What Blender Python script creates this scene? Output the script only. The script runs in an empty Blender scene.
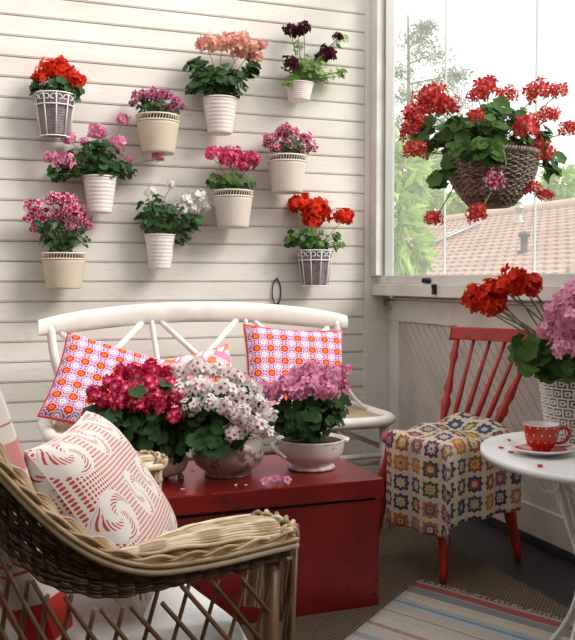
import bpy, bmesh, math, random
from mathutils import Vector, Matrix, Quaternion
PI = math.pi
sin, cos = math.sin, math.cos
rnd = random.Random(7)
SC = bpy.context.scene
COL = SC.collection

# ------------------------------------------------------------------ camera, light, exposure
FPX, YAW, PITCH, EYE = 860.0, math.radians(20.2), math.radians(2.6), Vector((0, 0, 1.0))
Fv = Vector((sin(YAW)*cos(PITCH), cos(YAW)*cos(PITCH), -sin(PITCH)))
Rv = Vector((cos(YAW), -sin(YAW), 0))
Uv = Rv.cross(Fv)
cam_d = bpy.data.cameras.new('camera'); cam = bpy.data.objects.new('camera', cam_d); COL.objects.link(cam)
cam.location = EYE
cam.rotation_euler = Matrix((Rv, Uv, -Fv)).transposed().to_euler()
cam_d.sensor_fit = 'VERTICAL'; cam_d.sensor_height = 24; cam_d.lens = FPX/640*24; cam_d.clip_start = .05; cam_d.clip_end = 300
SC.camera = cam
SC.view_settings.view_transform = 'Standard'; SC.view_settings.look = 'None'
SC.view_settings.gamma = 1; SC.view_settings.exposure = 0.05; SC.view_settings.use_curve_mapping = False

w = bpy.data.worlds.new('sky'); SC.world = w; w.use_nodes = True
wn = w.node_tree; bg = wn.nodes['Background']
tc = wn.nodes.new('ShaderNodeTexCoord'); sp = wn.nodes.new('ShaderNodeSeparateXYZ'); cr = wn.nodes.new('ShaderNodeValToRGB')
wn.links.new(tc.outputs['Generated'], sp.inputs[0]); wn.links.new(sp.outputs['Z'], cr.inputs[0]); wn.links.new(cr.outputs[0], bg.inputs[0])
cr.color_ramp.elements[0].position = 0.0; cr.color_ramp.elements[0].color = (.42, .40, .36, 1)
cr.color_ramp.elements[1].position = .04; cr.color_ramp.elements[1].color = (1, .99, .97, 1)
bg.inputs[1].default_value = 1.45

def sun(name, direction, energy, angle, col):
    d = bpy.data.lights.new(name, 'SUN'); d.energy = energy; d.angle = math.radians(angle); d.color = col
    o = bpy.data.objects.new(name, d); COL.objects.link(o); o.location = (4, 0, 4)
    o.rotation_euler = Vector(direction).to_track_quat('-Z', 'Y').to_euler()
sun('sunlight', (-.62, .55, -.62), 3.6, 26, (1, .95, .88))

def ray(px, py): return Fv + Rv*((px-287.5)/FPX) - Uv*((py-320)/FPX)
def atY(px, py, Y): r = ray(px, py); return EYE + r*((Y-EYE.y)/r.y)
def atZ(px, py, Z): r = ray(px, py); return EYE + r*((Z-EYE.z)/r.z)
def atX(px, py, X): r = ray(px, py); return EYE + r*((X-EYE.x)/r.x)
def atD(px, py, D): return EYE + ray(px, py)*D

# ------------------------------------------------------------------ node helper
class E:
    def __init__(s, nt, so): s.nt, s.so = nt, so
    def m(s, op, *a):
        n = s.nt.nodes.new('ShaderNodeMath'); n.operation = op
        for i, v in enumerate((s,)+a):
            if isinstance(v, E): s.nt.links.new(v.so, n.inputs[i])
            else: n.inputs[i].default_value = v
        return E(s.nt, n.outputs[0])
    def __add__(s, o): return s.m('ADD', o)
    __radd__ = __add__
    def __sub__(s, o): return s.m('SUBTRACT', o)
    def __rsub__(s, o): return (s*-1)+o
    def __mul__(s, o): return s.m('MULTIPLY', o)
    __rmul__ = __mul__
    def __truediv__(s, o): return s.m('DIVIDE', o)
    def __lt__(s, o): return s.m('LESS_THAN', o)
    def __gt__(s, o): return s.m('GREATER_THAN', o)
    def floor(s): return s.m('FLOOR')
    def frac(s): return s.m('FRACT')
    def sin(s): return s.m('SINE')
    def cos(s): return s.m('COSINE')
    def abs(s): return s.m('ABSOLUTE')
    def sqrt(s): return s.m('SQRT')
    def atan2(s, o): return s.m('ARCTAN2', o)
    def max(s, o): return s.m('MAXIMUM', o)
    def min(s, o): return s.m('MINIMUM', o)
def hyp(a, b): return (a*a+b*b).sqrt()

class Mat:
    def __init__(s, name, col=(.8,.8,.8), rough=.6, metal=0, spec=None):
        s.m = bpy.data.materials.new(name); s.m.use_nodes = True; s.nt = s.m.node_tree
        s.b = s.nt.nodes['Principled BSDF']; s.out = s.nt.nodes['Material Output']
        s.b.inputs['Base Color'].default_value = (*col, 1); s.b.inputs['Roughness'].default_value = rough
        s.b.inputs['Metallic'].default_value = metal
        if spec is not None: s.b.inputs['Specular IOR Level'].default_value = spec
    def new(s, t): return s.nt.nodes.new(t)
    def link(s, a, b): s.nt.links.new(a.so if isinstance(a, E) else a, b)
    def uv(s):
        n = s.new('ShaderNodeUVMap'); q = s.new('ShaderNodeSeparateXYZ'); s.link(n.outputs[0], q.inputs[0])
        return E(s.nt, q.outputs[0]), E(s.nt, q.outputs[1])
    def pos(s):
        n = s.new('ShaderNodeTexCoord'); q = s.new('ShaderNodeSeparateXYZ'); s.link(n.outputs['Object'], q.inputs[0])
        return E(s.nt, q.outputs[0]), E(s.nt, q.outputs[1]), E(s.nt, q.outputs[2])
    def vec(s, x, y, z=0.0):
        n = s.new('ShaderNodeCombineXYZ')
        for i, v in enumerate((x, y, z)):
            if isinstance(v, E): s.link(v, n.inputs[i])
            else: n.inputs[i].default_value = v
        return n.outputs[0]
    def noise(s, scale, detail=3, stretch=None, src='Object'):
        t = s.new('ShaderNodeTexCoord'); n = s.new('ShaderNodeTexNoise'); n.inputs['Scale'].default_value = scale; n.inputs['Detail'].default_value = detail
        if stretch:
            mp = s.new('ShaderNodeMapping'); mp.inputs['Scale'].default_value = stretch
            s.link(t.outputs[src], mp.inputs[0]); s.link(mp.outputs[0], n.inputs['Vector'])
        else: s.link(t.outputs[src], n.inputs['Vector'])
        return E(s.nt, n.outputs[0])
    def island(s):
        g = s.new('ShaderNodeNewGeometry'); return E(s.nt, g.outputs['Random Per Island'])
    def rand(s, v):
        n = s.new('ShaderNodeTexWhiteNoise'); n.noise_dimensions = '3D'; s.link(v, n.inputs['Vector']); return E(s.nt, n.outputs['Value'])
    def ramp(s, f, stops, const=False):
        n = s.new('ShaderNodeValToRGB'); r = n.color_ramp
        if const: r.interpolation = 'CONSTANT'
        while len(r.elements) < len(stops): r.elements.new(.5)
        for e, (p, c) in zip(r.elements, stops): e.position = p; e.color = (*c, 1)
        s.link(f, n.inputs[0]); return n.outputs[0]
    def mix(s, f, a, b):
        n = s.new('ShaderNodeMix'); n.data_type = 'RGBA'
        if isinstance(f, E): s.link(f, n.inputs[0])
        else: n.inputs[0].default_value = f
        for v, i in ((a, 6), (b, 7)):
            if isinstance(v, tuple): n.inputs[i].default_value = (*v, 1)
            else: s.link(v, n.inputs[i])
        return n.outputs[2]
    def col(s, c): s.link(c, s.b.inputs['Base Color']); return s
    def bump(s, h, strength=.3, dist=.005):
        n = s.new('ShaderNodeBump'); n.inputs['Strength'].default_value = strength; n.inputs['Distance'].default_value = dist
        s.link(h, n.inputs['Height']); s.link(n.outputs[0], s.b.inputs['Normal']); return s
    def translucent(s, f=.3, colour=None):
        t = s.new('ShaderNodeBsdfTranslucent'); mx = s.new('ShaderNodeMixShader'); mx.inputs[0].default_value = f
        src = s.b.inputs['Base Color']
        if src.links: s.nt.links.new(src.links[0].from_socket, t.inputs[0])
        else: t.inputs[0].default_value = src.default_value
        s.link(s.b.outputs[0], mx.inputs[1]); s.link(t.outputs[0], mx.inputs[2]); s.link(mx.outputs[0], s.out.inputs[0]); return s

def paint(name, c, c2, rough=.5, sc=6, amt=.6, bumpy=.15):
    m = Mat(name, c, rough); n = m.noise(sc, 5)
    m.col(m.ramp(n, [(.3, c2), (.3+.4*amt, c)])); m.bump(m.noise(90, 3), bumpy, .002); return m.m

M = {}
def wall_paint():
    m = Mat('cream_wall_paint', (.78,.74,.68), .55)
    base = m.ramp(m.noise(2.2, 6, (1, 1, 3)), [(.3, (.68,.635,.575)), (.65, (.785,.755,.71))])
    g = m.noise(30, 5, (.4, .4, 3)) ; m.col(m.mix((g > .66)*.25, base, (.45,.38,.30)))
    m.bump(m.noise(60, 4, (.15, .15, 2)), .12, .002); return m.m
M['wall'] = wall_paint()
M['trim'] = paint('white_trim_paint', (.74,.72,.68), (.62,.59,.54), .5)
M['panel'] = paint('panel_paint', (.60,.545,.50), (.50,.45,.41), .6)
M['bench'] = paint('bench_white_paint', (.86,.83,.79), (.74,.70,.65), .4, 9)
M['metal_white'] = paint('white_metal_paint', (.84,.84,.85), (.76,.76,.77), .3, 10, .6, .02)
M['red_chest'] = Mat('red_chest_paint', (.42,.02,.012), .3)
def f():
    m = M['red_chest']; n = m.noise(5, 6); b = m.ramp(n, [(.3, (.12,.006,.005)), (.65, (.24,.010,.006))])
    ch = m.noise(34, 4); m.col(m.mix((ch < .33)*1.0, b, (.05,.01,.01))); m.bump(m.noise(25, 5, (.2,1,1)), .25, .003); return m.m
M['red_chest'] = f()
M['red_chair'] = paint('red_chair_paint', (.40,.024,.012), (.28,.014,.008), .35, 14)
M['black'] = Mat('black_iron', (.012,.011,.010), .45, .3).m
M['grey_metal'] = Mat('dull_grey_metal', (.42,.41,.39), .4, .6).m
M['soil'] = Mat('dark_soil', (.03,.02,.014), .95).m
def f():
    m = Mat('sisal_carpet', (.2,.14,.09), .95); x, y, z = m.pos()
    a = (x*420).sin()*(y*420).sin(); n = m.noise(180, 3)
    m.col(m.ramp(n*.6+a*.25+.1, [(.2, (.040,.026,.016)), (.6, (.20,.135,.08))])); m.bump(a+n, .7, .004); return m.m
M['sisal'] = f()
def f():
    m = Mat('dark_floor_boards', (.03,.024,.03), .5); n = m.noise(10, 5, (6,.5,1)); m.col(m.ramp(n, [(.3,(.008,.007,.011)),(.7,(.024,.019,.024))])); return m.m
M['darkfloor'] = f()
def f():
    m = Mat('cane_weave', (.5,.38,.24), .6); x, y, z = m.pos()
    a = (x*300).sin()*(y*300).sin(); m.col(m.ramp(a*.5+.5, [(.2,(.30,.2,.11)),(.7,(.62,.49,.33))])); m.bump(a, .5, .003); return m.m
M['cane'] = f()
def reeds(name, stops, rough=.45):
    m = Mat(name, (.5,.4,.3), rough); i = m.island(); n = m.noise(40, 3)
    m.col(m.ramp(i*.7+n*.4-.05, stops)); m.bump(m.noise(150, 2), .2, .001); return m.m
M['reed_light'] = reeds('pale_honey_reed', [(.1,(.26,.15,.07)), (.5,(.52,.36,.20)), (.9,(.88,.77,.58))])
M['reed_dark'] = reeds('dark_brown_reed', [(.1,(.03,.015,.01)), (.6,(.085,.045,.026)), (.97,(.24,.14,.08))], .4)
M['reed_mid'] = reeds('brown_cane', [(.1,(.14,.075,.04)), (.9,(.27,.155,.08))], .4)
M['basket'] = reeds('grey_brown_wicker', [(.1,(.12,.08,.06)), (.5,(.24,.17,.13)), (.95,(.42,.33,.27))])
def leafm(name, a, b, tr=.25, rough=.45):
    m = Mat(name, a, .62, 0, .22); i = m.island(); n = m.noise(25, 2); m.col(m.ramp(i*.8+n*.3-.05, [(.1, a), (.9, b)])); m.translucent(tr); return m.m
M['leaf_dark'] = leafm('dark_geranium_leaf', (.010,.035,.010), (.045,.115,.028), .12)
M['leaf_mid'] = leafm('green_geranium_leaf', (.02,.065,.014), (.11,.22,.045), .22)
M['leaf_light'] = leafm('bright_green_leaf', (.09,.2,.03), (.30,.46,.10), .35)
M['tree_pale'] = leafm('pale_tree_leaf', (.20,.36,.06), (.50,.68,.18), .45)
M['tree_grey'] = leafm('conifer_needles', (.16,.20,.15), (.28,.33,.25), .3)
M['stem'] = Mat('green_stem', (.16,.25,.07), .5).m
M['stem_brown'] = Mat('brown_stem', (.2,.12,.07), .7).m
def petal(name, outer, inner, edge=.45, var=.35, tr=.25):
    m = Mat(name, outer, .7, 0, .15); u, v = m.uv(); i = m.island()
    d = tuple(max(0, c*(1-var)) for c in outer)
    o = m.mix(i, outer, d); m.col(m.mix(((v*-1+edge)*8+.5).max(0).min(1), o, inner)); m.translucent(tr); return m.m
P = {
 'red': petal('scarlet_petal', (.80,.045,.012), (.55,.01,.005), .25),
 'crimson': petal('crimson_petal', (.78,.06,.055), (.80,.30,.26), .3),
 'coral': petal('salmon_petal', (.92,.50,.40), (.85,.30,.24), .3),
 'pink': petal('pink_petal', (.92,.36,.56), (.72,.10,.30), .3),
 'hot': petal('hot_pink_petal', (.84,.09,.24), (.9,.35,.5), .25),
 'raspberry': petal('raspberry_petal', (.74,.03,.12), (.9,.35,.4), .3),
 'magwhite': petal('magenta_white_petal', (.90,.58,.68), (.55,.015,.14), .6),
 'purple': petal('purple_pink_petal', (.62,.20,.36), (.30,.02,.10), .42),
 'white': petal('white_petal', (.92,.90,.88), (.85,.72,.72), .2, .06),
 'whitemag': petal('white_petal_magenta_centre', (.92,.88,.86), (.62,.06,.20), .26, .06),
 'lilac': petal('lilac_pink_petal', (.93,.42,.62), (.75,.12,.36), .3),
 'burgundy': petal('burgundy_petal', (.075,.004,.014), (.03,.002,.006), .3, .5, .1),
 'rose': petal('light_rose_petal', (.97,.50,.68), (.88,.26,.48), .3, .2),
}

# ------------------------------------------------------------------ mesh helpers
class MB:
    def __init__(s): s.v, s.f, s.mi, s.sm, s.uvs = [], [], [], [], []
    def face(s, idx, mi=0, sm=True, uv=None):
        s.f.append(tuple(idx)); s.mi.append(mi); s.sm.append(sm); s.uvs.append(uv or [(0, 0)]*len(idx))
    def box(s, lo, hi, mi=0, mtx=None):
        b = len(s.v)
        for z in (lo[2], hi[2]):
            for y in (lo[1], hi[1]):
                for x in (lo[0], hi[0]):
                    p = Vector((x, y, z)); s.v.append(mtx @ p if mtx else p)
        for q in ((0,2,3,1),(4,5,7,6),(0,1,5,4),(2,6,7,3),(0,4,6,2),(1,3,7,5)): s.face([b+i for i in q], mi, False)
    def tube(s, pts, rad, n=8, closed=False, mi=0, caps=True, flat=1.0):
        pts = [Vector(p) for p in pts]; N = len(pts); b = len(s.v)
        rs = rad if isinstance(rad, (list, tuple)) else [rad]*N
        prev = None
        for i in range(N):
            t = (pts[(i+1) % N]-pts[i-1]) if closed else (pts[min(i+1, N-1)]-pts[max(i-1, 0)])
            if t.length < 1e-9: t = Vector((0,0,1))
            t.normalize()
            if prev is None:
                a = Vector((0,0,1)) if abs(t.z) < .9 else Vector((1,0,0)); u = (a-t*a.dot(t)).normalized()
            else:
                u = prev-t*prev.dot(t); u = u.normalized() if u.length > 1e-6 else t.orthogonal().normalized()
            prev = u; v = t.cross(u)
            for k in range(n):
                a = 2*PI*k/n; s.v.append(pts[i]+u*(rs[i]*flat*cos(a))+v*(rs[i]*sin(a)))
        for i in range(N if closed else N-1):
            j = (i+1) % N
            for k in range(n):
                l = (k+1) % n; s.face((b+i*n+k, b+i*n+l, b+j*n+l, b+j*n+k), mi)
        if caps and not closed:
            s.face([b+k for k in range(n)][::-1], mi, False); s.face([b+(N-1)*n+k for k in range(n)], mi, False)
    def lathe(s, prof, n=40, c=(0,0,0), mi=0, wob=None, cap0=True, cap1=True):
        b = len(s.v); c = Vector(c)
        for j, (r, z) in enumerate(prof):
            for k in range(n):
                a = 2*PI*k/n; rr = r*(wob(a, j) if wob else 1)
                s.v.append(c+Vector((rr*cos(a), rr*sin(a), z)))
        L = 0
        for j in range(len(prof)-1):
            for k in range(n):
                l = (k+1) % n
                s.face((b+j*n+k, b+j*n+l, b+(j+1)*n+l, b+(j+1)*n+k), mi, True,
                       [(k/n, prof[j][1]), ((k+1)/n, prof[j][1]), ((k+1)/n, prof[j+1][1]), (k/n, prof[j+1][1])])
        if cap0 and prof[0][0] > 1e-5: s.face([b+k for k in range(n)][::-1], mi, False)
        if cap1 and prof[-1][0] > 1e-5: s.face([b+(len(prof)-1)*n+k for k in range(n)], mi, False)
    def grid(s, fn, nu, nv, mi=0, uvf=None, closed_u=False):
        b = len(s.v)
        for j in range(nv+1):
            for i in range(nu+1): s.v.append(Vector(fn(i/nu, j/nv)))
        W = nu+1
        for j in range(nv):
            for i in range(nu):
                q = (b+j*W+i, b+j*W+i+1, b+(j+1)*W+i+1, b+(j+1)*W+i)
                uv = [(i/nu, j/nv), ((i+1)/nu, j/nv), ((i+1)/nu, (j+1)/nv), (i/nu, (j+1)/nv)]
                s.face(q, mi, True, [uvf(*c) for c in uv] if uvf else uv)
    def build(s, name, mats, parent=None, bevel=0, loc=None, subs=0, label=None):
        me = bpy.data.meshes.new(name)
        off = Vector(loc) if loc is not None else Vector((0,0,0))
        if parent is not None and loc is None:
            off = Vector((0,0,0)); q = parent
            while q is not None: off += q.location; q = q.parent
        me.from_pydata([tuple(Vector(v)-off) for v in s.v], [], s.f)
        if not isinstance(mats, (list, tuple)): mats = [mats]
        for m in mats: me.materials.append(m)
        me.polygons.foreach_set('material_index', s.mi); me.polygons.foreach_set('use_smooth', s.sm)
        ul = me.uv_layers.new(name='UVMap'); flat = []
        for u in s.uvs:
            for c in u: flat += [c[0], c[1]]
        ul.data.foreach_set('uv', flat); me.update()
        o = bpy.data.objects.new(name, me); COL.objects.link(o)
        if parent is not None:
            o.parent = parent
            if parent.type == 'MESH': pass
        else: o.location = off
        if parent is not None and loc is not None: o.location = off-parent.location
        if bevel:
            bv = o.modifiers.new('bevel', 'BEVEL'); bv.width = bevel; bv.segments = 2; bv.limit_method = 'ANGLE'
            for p in me.polygons: p.use_smooth = False
        if subs:
            sb = o.modifiers.new('sub', 'SUBSURF'); sb.levels = subs; sb.render_levels = subs
        if label: o['label'] = label
        return o
def base_of(s):
    xs = [v[0] for v in s.v]; ys = [v[1] for v in s.v]; zs = [v[2] for v in s.v]
    return Vector(((min(xs)+max(xs))/2, (min(ys)+max(ys))/2, min(zs)))
def thing(name, label, cat, loc, group=None):
    o = bpy.data.objects.new(name, None); COL.objects.link(o); o.location = loc; o.empty_display_size = .05
    o['label'] = label; o['category'] = cat
    if group: o['group'] = group
    return o
def tag(o, label, cat, group=None, kind=None):
    o['label'] = label; o['category'] = cat
    if group: o['group'] = group
    if kind: o['kind'] = kind
    return o
def solo(mb, name, mat, label, cat, group=None, kind=None, **k):
    return tag(mb.build(name, mat, loc=base_of(mb), **k), label, cat, group, kind)
def struct(mb, name, mat, **k):
    o = mb.build(name, mat, loc=(0,0,0), **k); o['kind'] = 'structure'; return o
def smoothpath(pts, per=8, closed=False):
    P_ = [Vector(p) for p in pts]; n = len(P_); out = []
    for i in range(n if closed else n-1):
        if closed: a, b, c, d = P_[i-1], P_[i], P_[(i+1) % n], P_[(i+2) % n]
        else: a, b, c, d = P_[max(i-1, 0)], P_[i], P_[i+1], P_[min(i+2, n-1)]
        for k in range(per):
            t = k/per; out.append(.5*((2*b)+(c-a)*t+(2*a-5*b+4*c-d)*t*t+(3*b-a-3*c+d)*t**3))
    if not closed: out.append(P_[-1])
    return out

# ------------------------------------------------------------------ the room
WY, WX = 3.97, 2.01          # back wall plane, right wall plane
m = MB(); m.box((-3, -1.2, -.12), (1.70, WY, 0)); struct(m, 'floor', M['sisal'])
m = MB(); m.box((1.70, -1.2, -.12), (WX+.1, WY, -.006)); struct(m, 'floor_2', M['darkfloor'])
# clapboard wall: lapped boards with a bead at each joint
m = MB(); PB = .0889; z0 = .641-8*PB; prof = []
for k in range(0, 34):
    z = z0+k*PB
    if z < -.05: continue
    prof += [(0.001, z), (.0095, z+.0006), (.0100, z+.0032), (.0072, z+.0036), (.0072, z+.0064), (.0100, z+.0068), (.0100, z+.009), (.0075, z+PB-.004), (.0055, z+PB-.0022), (0.001, z+PB-.0020)]
prof = [(-.06, prof[0][1])] + prof + [(-.06, prof[-1][1])]
xa, xb = -3.0, WX
for i, (d, z) in enumerate(prof):
    m.v += [Vector((xa, WY-d, z)), Vector((xb, WY-d, z))]
for i in range(len(prof)-1): m.face((2*i, 2*i+1, 2*i+3, 2*i+2), 0, False)
struct(m, 'wall_back', M['wall'])
m = MB(); m.box((-2.3, -1.3, 0), (-2.2, WY-.02, 2.75)); struct(m, 'light_block_left', paint('tan_blocker_paint', (.30,.25,.20), (.24,.19,.16)))  # unseen, added to block sky light from the left
m = MB(); m.box((-2.2, -1.3, 0), (WX+.1, -1.2, 2.75)); struct(m, 'light_block_rear', bpy.data.materials['tan_blocker_paint'])  # unseen, added behind the camera to cut the frontal sky light
m = MB(); m.box((-2.3, -1.3, 2.75), (WX+.1, .35, 2.85)); struct(m, 'light_block_top', bpy.data.materials['tan_blocker_paint'])  # unseen partial cover, added to block light from above and behind
m = MB(); m.box((1.868, WY-.028, 0), (WX-.0005, WY-.001, 2.9)); struct(m, 'trim_1', M['wall'], bevel=.002)
# lower right wall
T0, T1 = .145, .80
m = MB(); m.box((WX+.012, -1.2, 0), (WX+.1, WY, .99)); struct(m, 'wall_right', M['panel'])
# diagonal tongue-and-groove boards as one mesh, clipped to the panel
m = MB(); bw = .052; ya, yb = -1.2, WY-.13
def clip(poly, f_):
    out = []
    for i in range(len(poly)):
        a, b = poly[i], poly[(i+1) % len(poly)]; fa, fb = f_(a), f_(b)
        if fa >= 0: out.append(a)
        if fa*fb < 0: t = fa/(fa-fb); out.append((a[0]+(b[0]-a[0])*t, a[1]+(b[1]-a[1])*t))
    return out
sl = 1.0
for k in range(0, 110):
    y0 = ya-.2+k*bw*1.2
    for (o0, o1, d) in ((0, bw*1.2-.0055, .012), (bw*1.2-.0055, bw*1.2, .002)):
        poly = [(y0+o0, T0), (y0+o1, T0), (y0+o1+(T1-T0)*sl, T1), (y0+o0+(T1-T0)*sl, T1)]
        poly = clip(poly, lambda p: p[0]-ya); poly = clip(poly, lambda p: yb-p[0]) if len(poly) > 2 else []
        if len(poly) < 3: continue
        b = len(m.v); n = len(poly)
        for p in poly: m.v.append(Vector((WX+.012-d, p[0], p[1])))
        for p in poly: m.v.append(Vector((WX+.02, p[0], p[1])))
        m.face([b+i for i in range(n)], 0, False)
        for i in range(n): j = (i+1) % n; m.face((b+i, b+n+i, b+n+j, b+j), 0, False)
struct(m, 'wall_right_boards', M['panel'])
m = MB(); m.box((WX-.012, ya, T1), (WX+.02, WY-.001, .905)); struct(m, 'trim_2', M['trim'], bevel=.003)
m = MB(); m.box((WX-.010, WY-.14, T0), (WX+.02, WY-.029, T1)); struct(m, 'trim_3', M['trim'], bevel=.003)
m = MB(); m.box((WX-.014, ya, .03), (WX+.02, WY-.029, T0)); struct(m, 'baseboard_right', M['panel'], bevel=.003)
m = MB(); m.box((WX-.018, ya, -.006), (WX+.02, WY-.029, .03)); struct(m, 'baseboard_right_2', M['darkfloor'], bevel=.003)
m = MB(); m.tube([(WX-.02, ya, .912), (WX-.02, WY-.05, .912)], .004, 6); struct(m, 'trim_4', M['trim'])
# window: sill, frame, panes
GX = 1.975
win = MB(); win.box((1.905, ya, .928), (WX+.06, WY-.03, .985)); struct(win, 'trim_5', M['trim'], bevel=.004)
fr = MB(); fr.box((1.925, 1.40, .985), (GX+.015, WY-.06, 1.026)); wf = struct(fr, 'window_1', M['trim'], bevel=.003)
st = MB(); st.box((1.895, WY-.095, 1.026), (GX+.012, WY-.029, 2.62)); st.build('window_frame', M['trim'], wf, bevel=.003)
st = MB(); st.box((1.935, WY-.112, 1.026), (GX+.012, WY-.097, 2.62)); st.build('window_frame', M['grey_metal'], wf, bevel=.002, label='grey metal glazing channel')
st = MB(); st.box((1.925, 1.40, 2.62), (GX+.015, WY-.03, 2.68)); st.build('window_frame', M['trim'], wf, bevel=.003)
def f():
    m_ = Mat('veiled_glass'); nt = m_.nt; tr = m_.new('ShaderNodeBsdfTransparent'); tl = m_.new('ShaderNodeBsdfTranslucent'); gl = m_.new('ShaderNodeBsdfGlossy')
    tl.inputs[0].default_value = (.95,.95,.93,1); gl.inputs['Roughness'].default_value = .02
    a = m_.new('ShaderNodeMixShader'); a.inputs[0].default_value = .09; m_.link(tr.outputs[0], a.inputs[1]); m_.link(tl.outputs[0], a.inputs[2])  # translucent share is a haze veil put into the pane to wash out the view
    b = m_.new('ShaderNodeMixShader'); b.inputs[0].default_value = .03; m_.link(a.outputs[0], b.inputs[1]); m_.link(gl.outputs[0], b.inputs[2])
    m_.link(b.outputs[0], m_.out.inputs[0]); return m_.m
M['glass'] = f()
M['glass_edge'] = Mat('glass_edge_strip', (.55,.62,.60), .2).m
js = [WY-.112, 3.35, 2.70, 2.05, 1.40]
m = MB(); m.box((1.895, -1.2, .986), (WX+.1, 1.398, 2.05)); struct(m, 'light_block_right', M['panel'])  # unseen solid stretch, added to keep the sun off the chest front
for i in range(len(js)-1):
    g = MB(); g.box((GX-.003, js[i+1]+.002, 1.028), (GX+.003, js[i]-.002, 2.618)); g.build('pane', M['glass'], wf)
    if i: g = MB(); g.box((GX-.005, js[i]-.0015, 1.028), (GX+.005, js[i]+.0015, 2.618)); g.build('pane_joint', M['glass_edge'], wf)
# black catches on the sill
def latch(px, py, w_, h_, knob, label):
    c = atX(px, py, 1.905 if not knob else 1.922); m = MB()
    if knob:
        for s in (-1, 1): m.lathe([(0,-.012),(.010,-.010),(.0135,0),(.010,.010),(0,.012)], 16, c+Vector((-.010, s*.016, 0)))
        m.tube([c+Vector((-.010,-.02,0)), c+Vector((-.010,.02,0))], .006, 8); m.tube([c+Vector((.004,0,0)), c+Vector((-.012,0,0))], .006, 8)
    else:
        m.box(c+Vector((-.014,-w_/2,-h_/2)), c+Vector((0,w_/2,h_/2))); m.lathe([(0,-.003),(.008,-.002),(.009,.006),(0,.009)], 12, c+Vector((-.012,0,h_/2-.012)))
    return solo(m, 'window_catch', M['black'], label, 'catch', 'black window catches')
latch(428, 280.5, .03, .02, True, 'small black two-knobbed window catch on the window frame above the ledge')
latch(435.5, 289.5, .022, .045, False, 'small upright black rectangular bolt on the window ledge')
m = MB(); c = atX(390, 301, WX-.012)
m.tube(smoothpath([c+Vector((0,.02,.008)), c+Vector((-.03,.01,-.004)), c+Vector((-.035,-.01,-.03)), c+Vector((-.012,-.03,-.03))]), .006, 6)
m.tube([c+Vector((-.001,.03,.006)), c+Vector((-.001,-.06,.006))], .006, 6)
solo(m, 'shelf_hook', M['grey_metal'], 'grey metal hook below the window ledge in the corner', 'hook')
# hook-shaped wire loop on the wall
m = MB(); c = atY(276.5, 292, WY-.017)
L = [c+Vector((.022*sin(a)*(1 if a < PI else 1), 0, .062*cos(a))) for a in [2*PI*k/28 for k in range(28)]]
m.tube(L, .0032, 6, closed=True); m.lathe([(0,-.012),(.008,-.01),(.010,0),(.006,.012),(0,.016)], 10, c+Vector((.006,0,-.066))); m.tube([c+Vector((-.012,0,-.06)), c+Vector((.016,0,-.082))], .006, 6)
m.tube([c+Vector((0,.012,.06)), c+Vector((0,-.008,.062)), c+Vector((0,-.01,.072))], .003, 6)
solo(m, 'wire_loop', M['black'], 'narrow black wire loop hanging on the clapboard wall above the bench', 'wire loop')

# ------------------------------------------------------------------ outside
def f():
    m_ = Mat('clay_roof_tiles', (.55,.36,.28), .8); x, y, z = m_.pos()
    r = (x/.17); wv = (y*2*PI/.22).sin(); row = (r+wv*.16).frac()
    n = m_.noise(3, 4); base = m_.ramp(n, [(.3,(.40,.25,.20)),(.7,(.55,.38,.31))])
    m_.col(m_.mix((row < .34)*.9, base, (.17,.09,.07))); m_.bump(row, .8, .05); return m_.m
hs = thing('neighbour_house', 'low neighbouring house with a pinkish clay tiled roof seen through the window', 'house', (9.3, 14, -.8))
m = MB(); slope = [(5.7,.86),(9.3,2.26),(12.9,.86)]
for (xa_, za), (xb_, zb) in zip(slope, slope[1:]):
    b = len(m.v); m.v += [Vector((xa_,8.2,za)), Vector((xb_,8.2,zb)), Vector((xb_,23,zb)), Vector((xa_,23,za)), Vector((xa_,8.2,za-.12)), Vector((xb_,8.2,zb-.12)), Vector((xb_,23,zb-.12)), Vector((xa_,23,za-.12))]
    for q in ((0,1,2,3),(7,6,5,4),(0,4,5,1),(1,5,6,2),(2,6,7,3),(3,7,4,0)): m.face([b+i for i in q], 0, False)
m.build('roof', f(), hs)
m = MB(); m.box((6.1,8.6,-.8),(12.5,22.6,.9)); m.build('wall', paint('house_wall',(.7,.66,.58),(.6,.56,.5)), hs)
m = MB(); m.tube([(9.3,8.2,2.27),(9.3,23,2.27)], .09, 10); m.build('ridge_cap', paint('ridge_tiles',(.6,.42,.35),(.5,.33,.27)), hs)
def roofpt(px, py):
    r = ray(px, py); k = (2.26-.86)/3.6; t = (EYE.z-(.86-k*5.7))/(k*r.x-r.z); return EYE+r*t
for (px, py, hh, mat) in ((519, 222, .20, M['grey_metal']), (524, 252, .20, M['black'])):
    c = roofpt(px, py); m = MB(); m.lathe([(.10,-.05),(.09,.02),(.05,.03),(.05,hh),(.08,hh+.01),(.08,hh+.05),(0,hh+.09)], 14, c); m.build('vent_pipe', mat, hs)
a, b = roofpt(413, 254), roofpt(479, 226); side = (b-a).normalized().cross(Vector((-.36,0,.93))).normalized()*.12
m = MB(); lift = Vector((-.02,0,.06))
for s in (-1, 1): m.tube([a+side*s+lift, b+side*s+lift], .022, 6)
for k in range(18): q = a.lerp(b, (k+.5)/18); m.tube([q-side+lift, q+side+lift], .015, 5)
m.build('roof_ladder', M['grey_metal'], hs)
m = MB(); m.box((2.6,-6,-1.0),(60,70,-.8)); struct(m, 'ground_outside', paint('lawn',(.16,.26,.08),(.10,.18,.05),.9,2))

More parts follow.
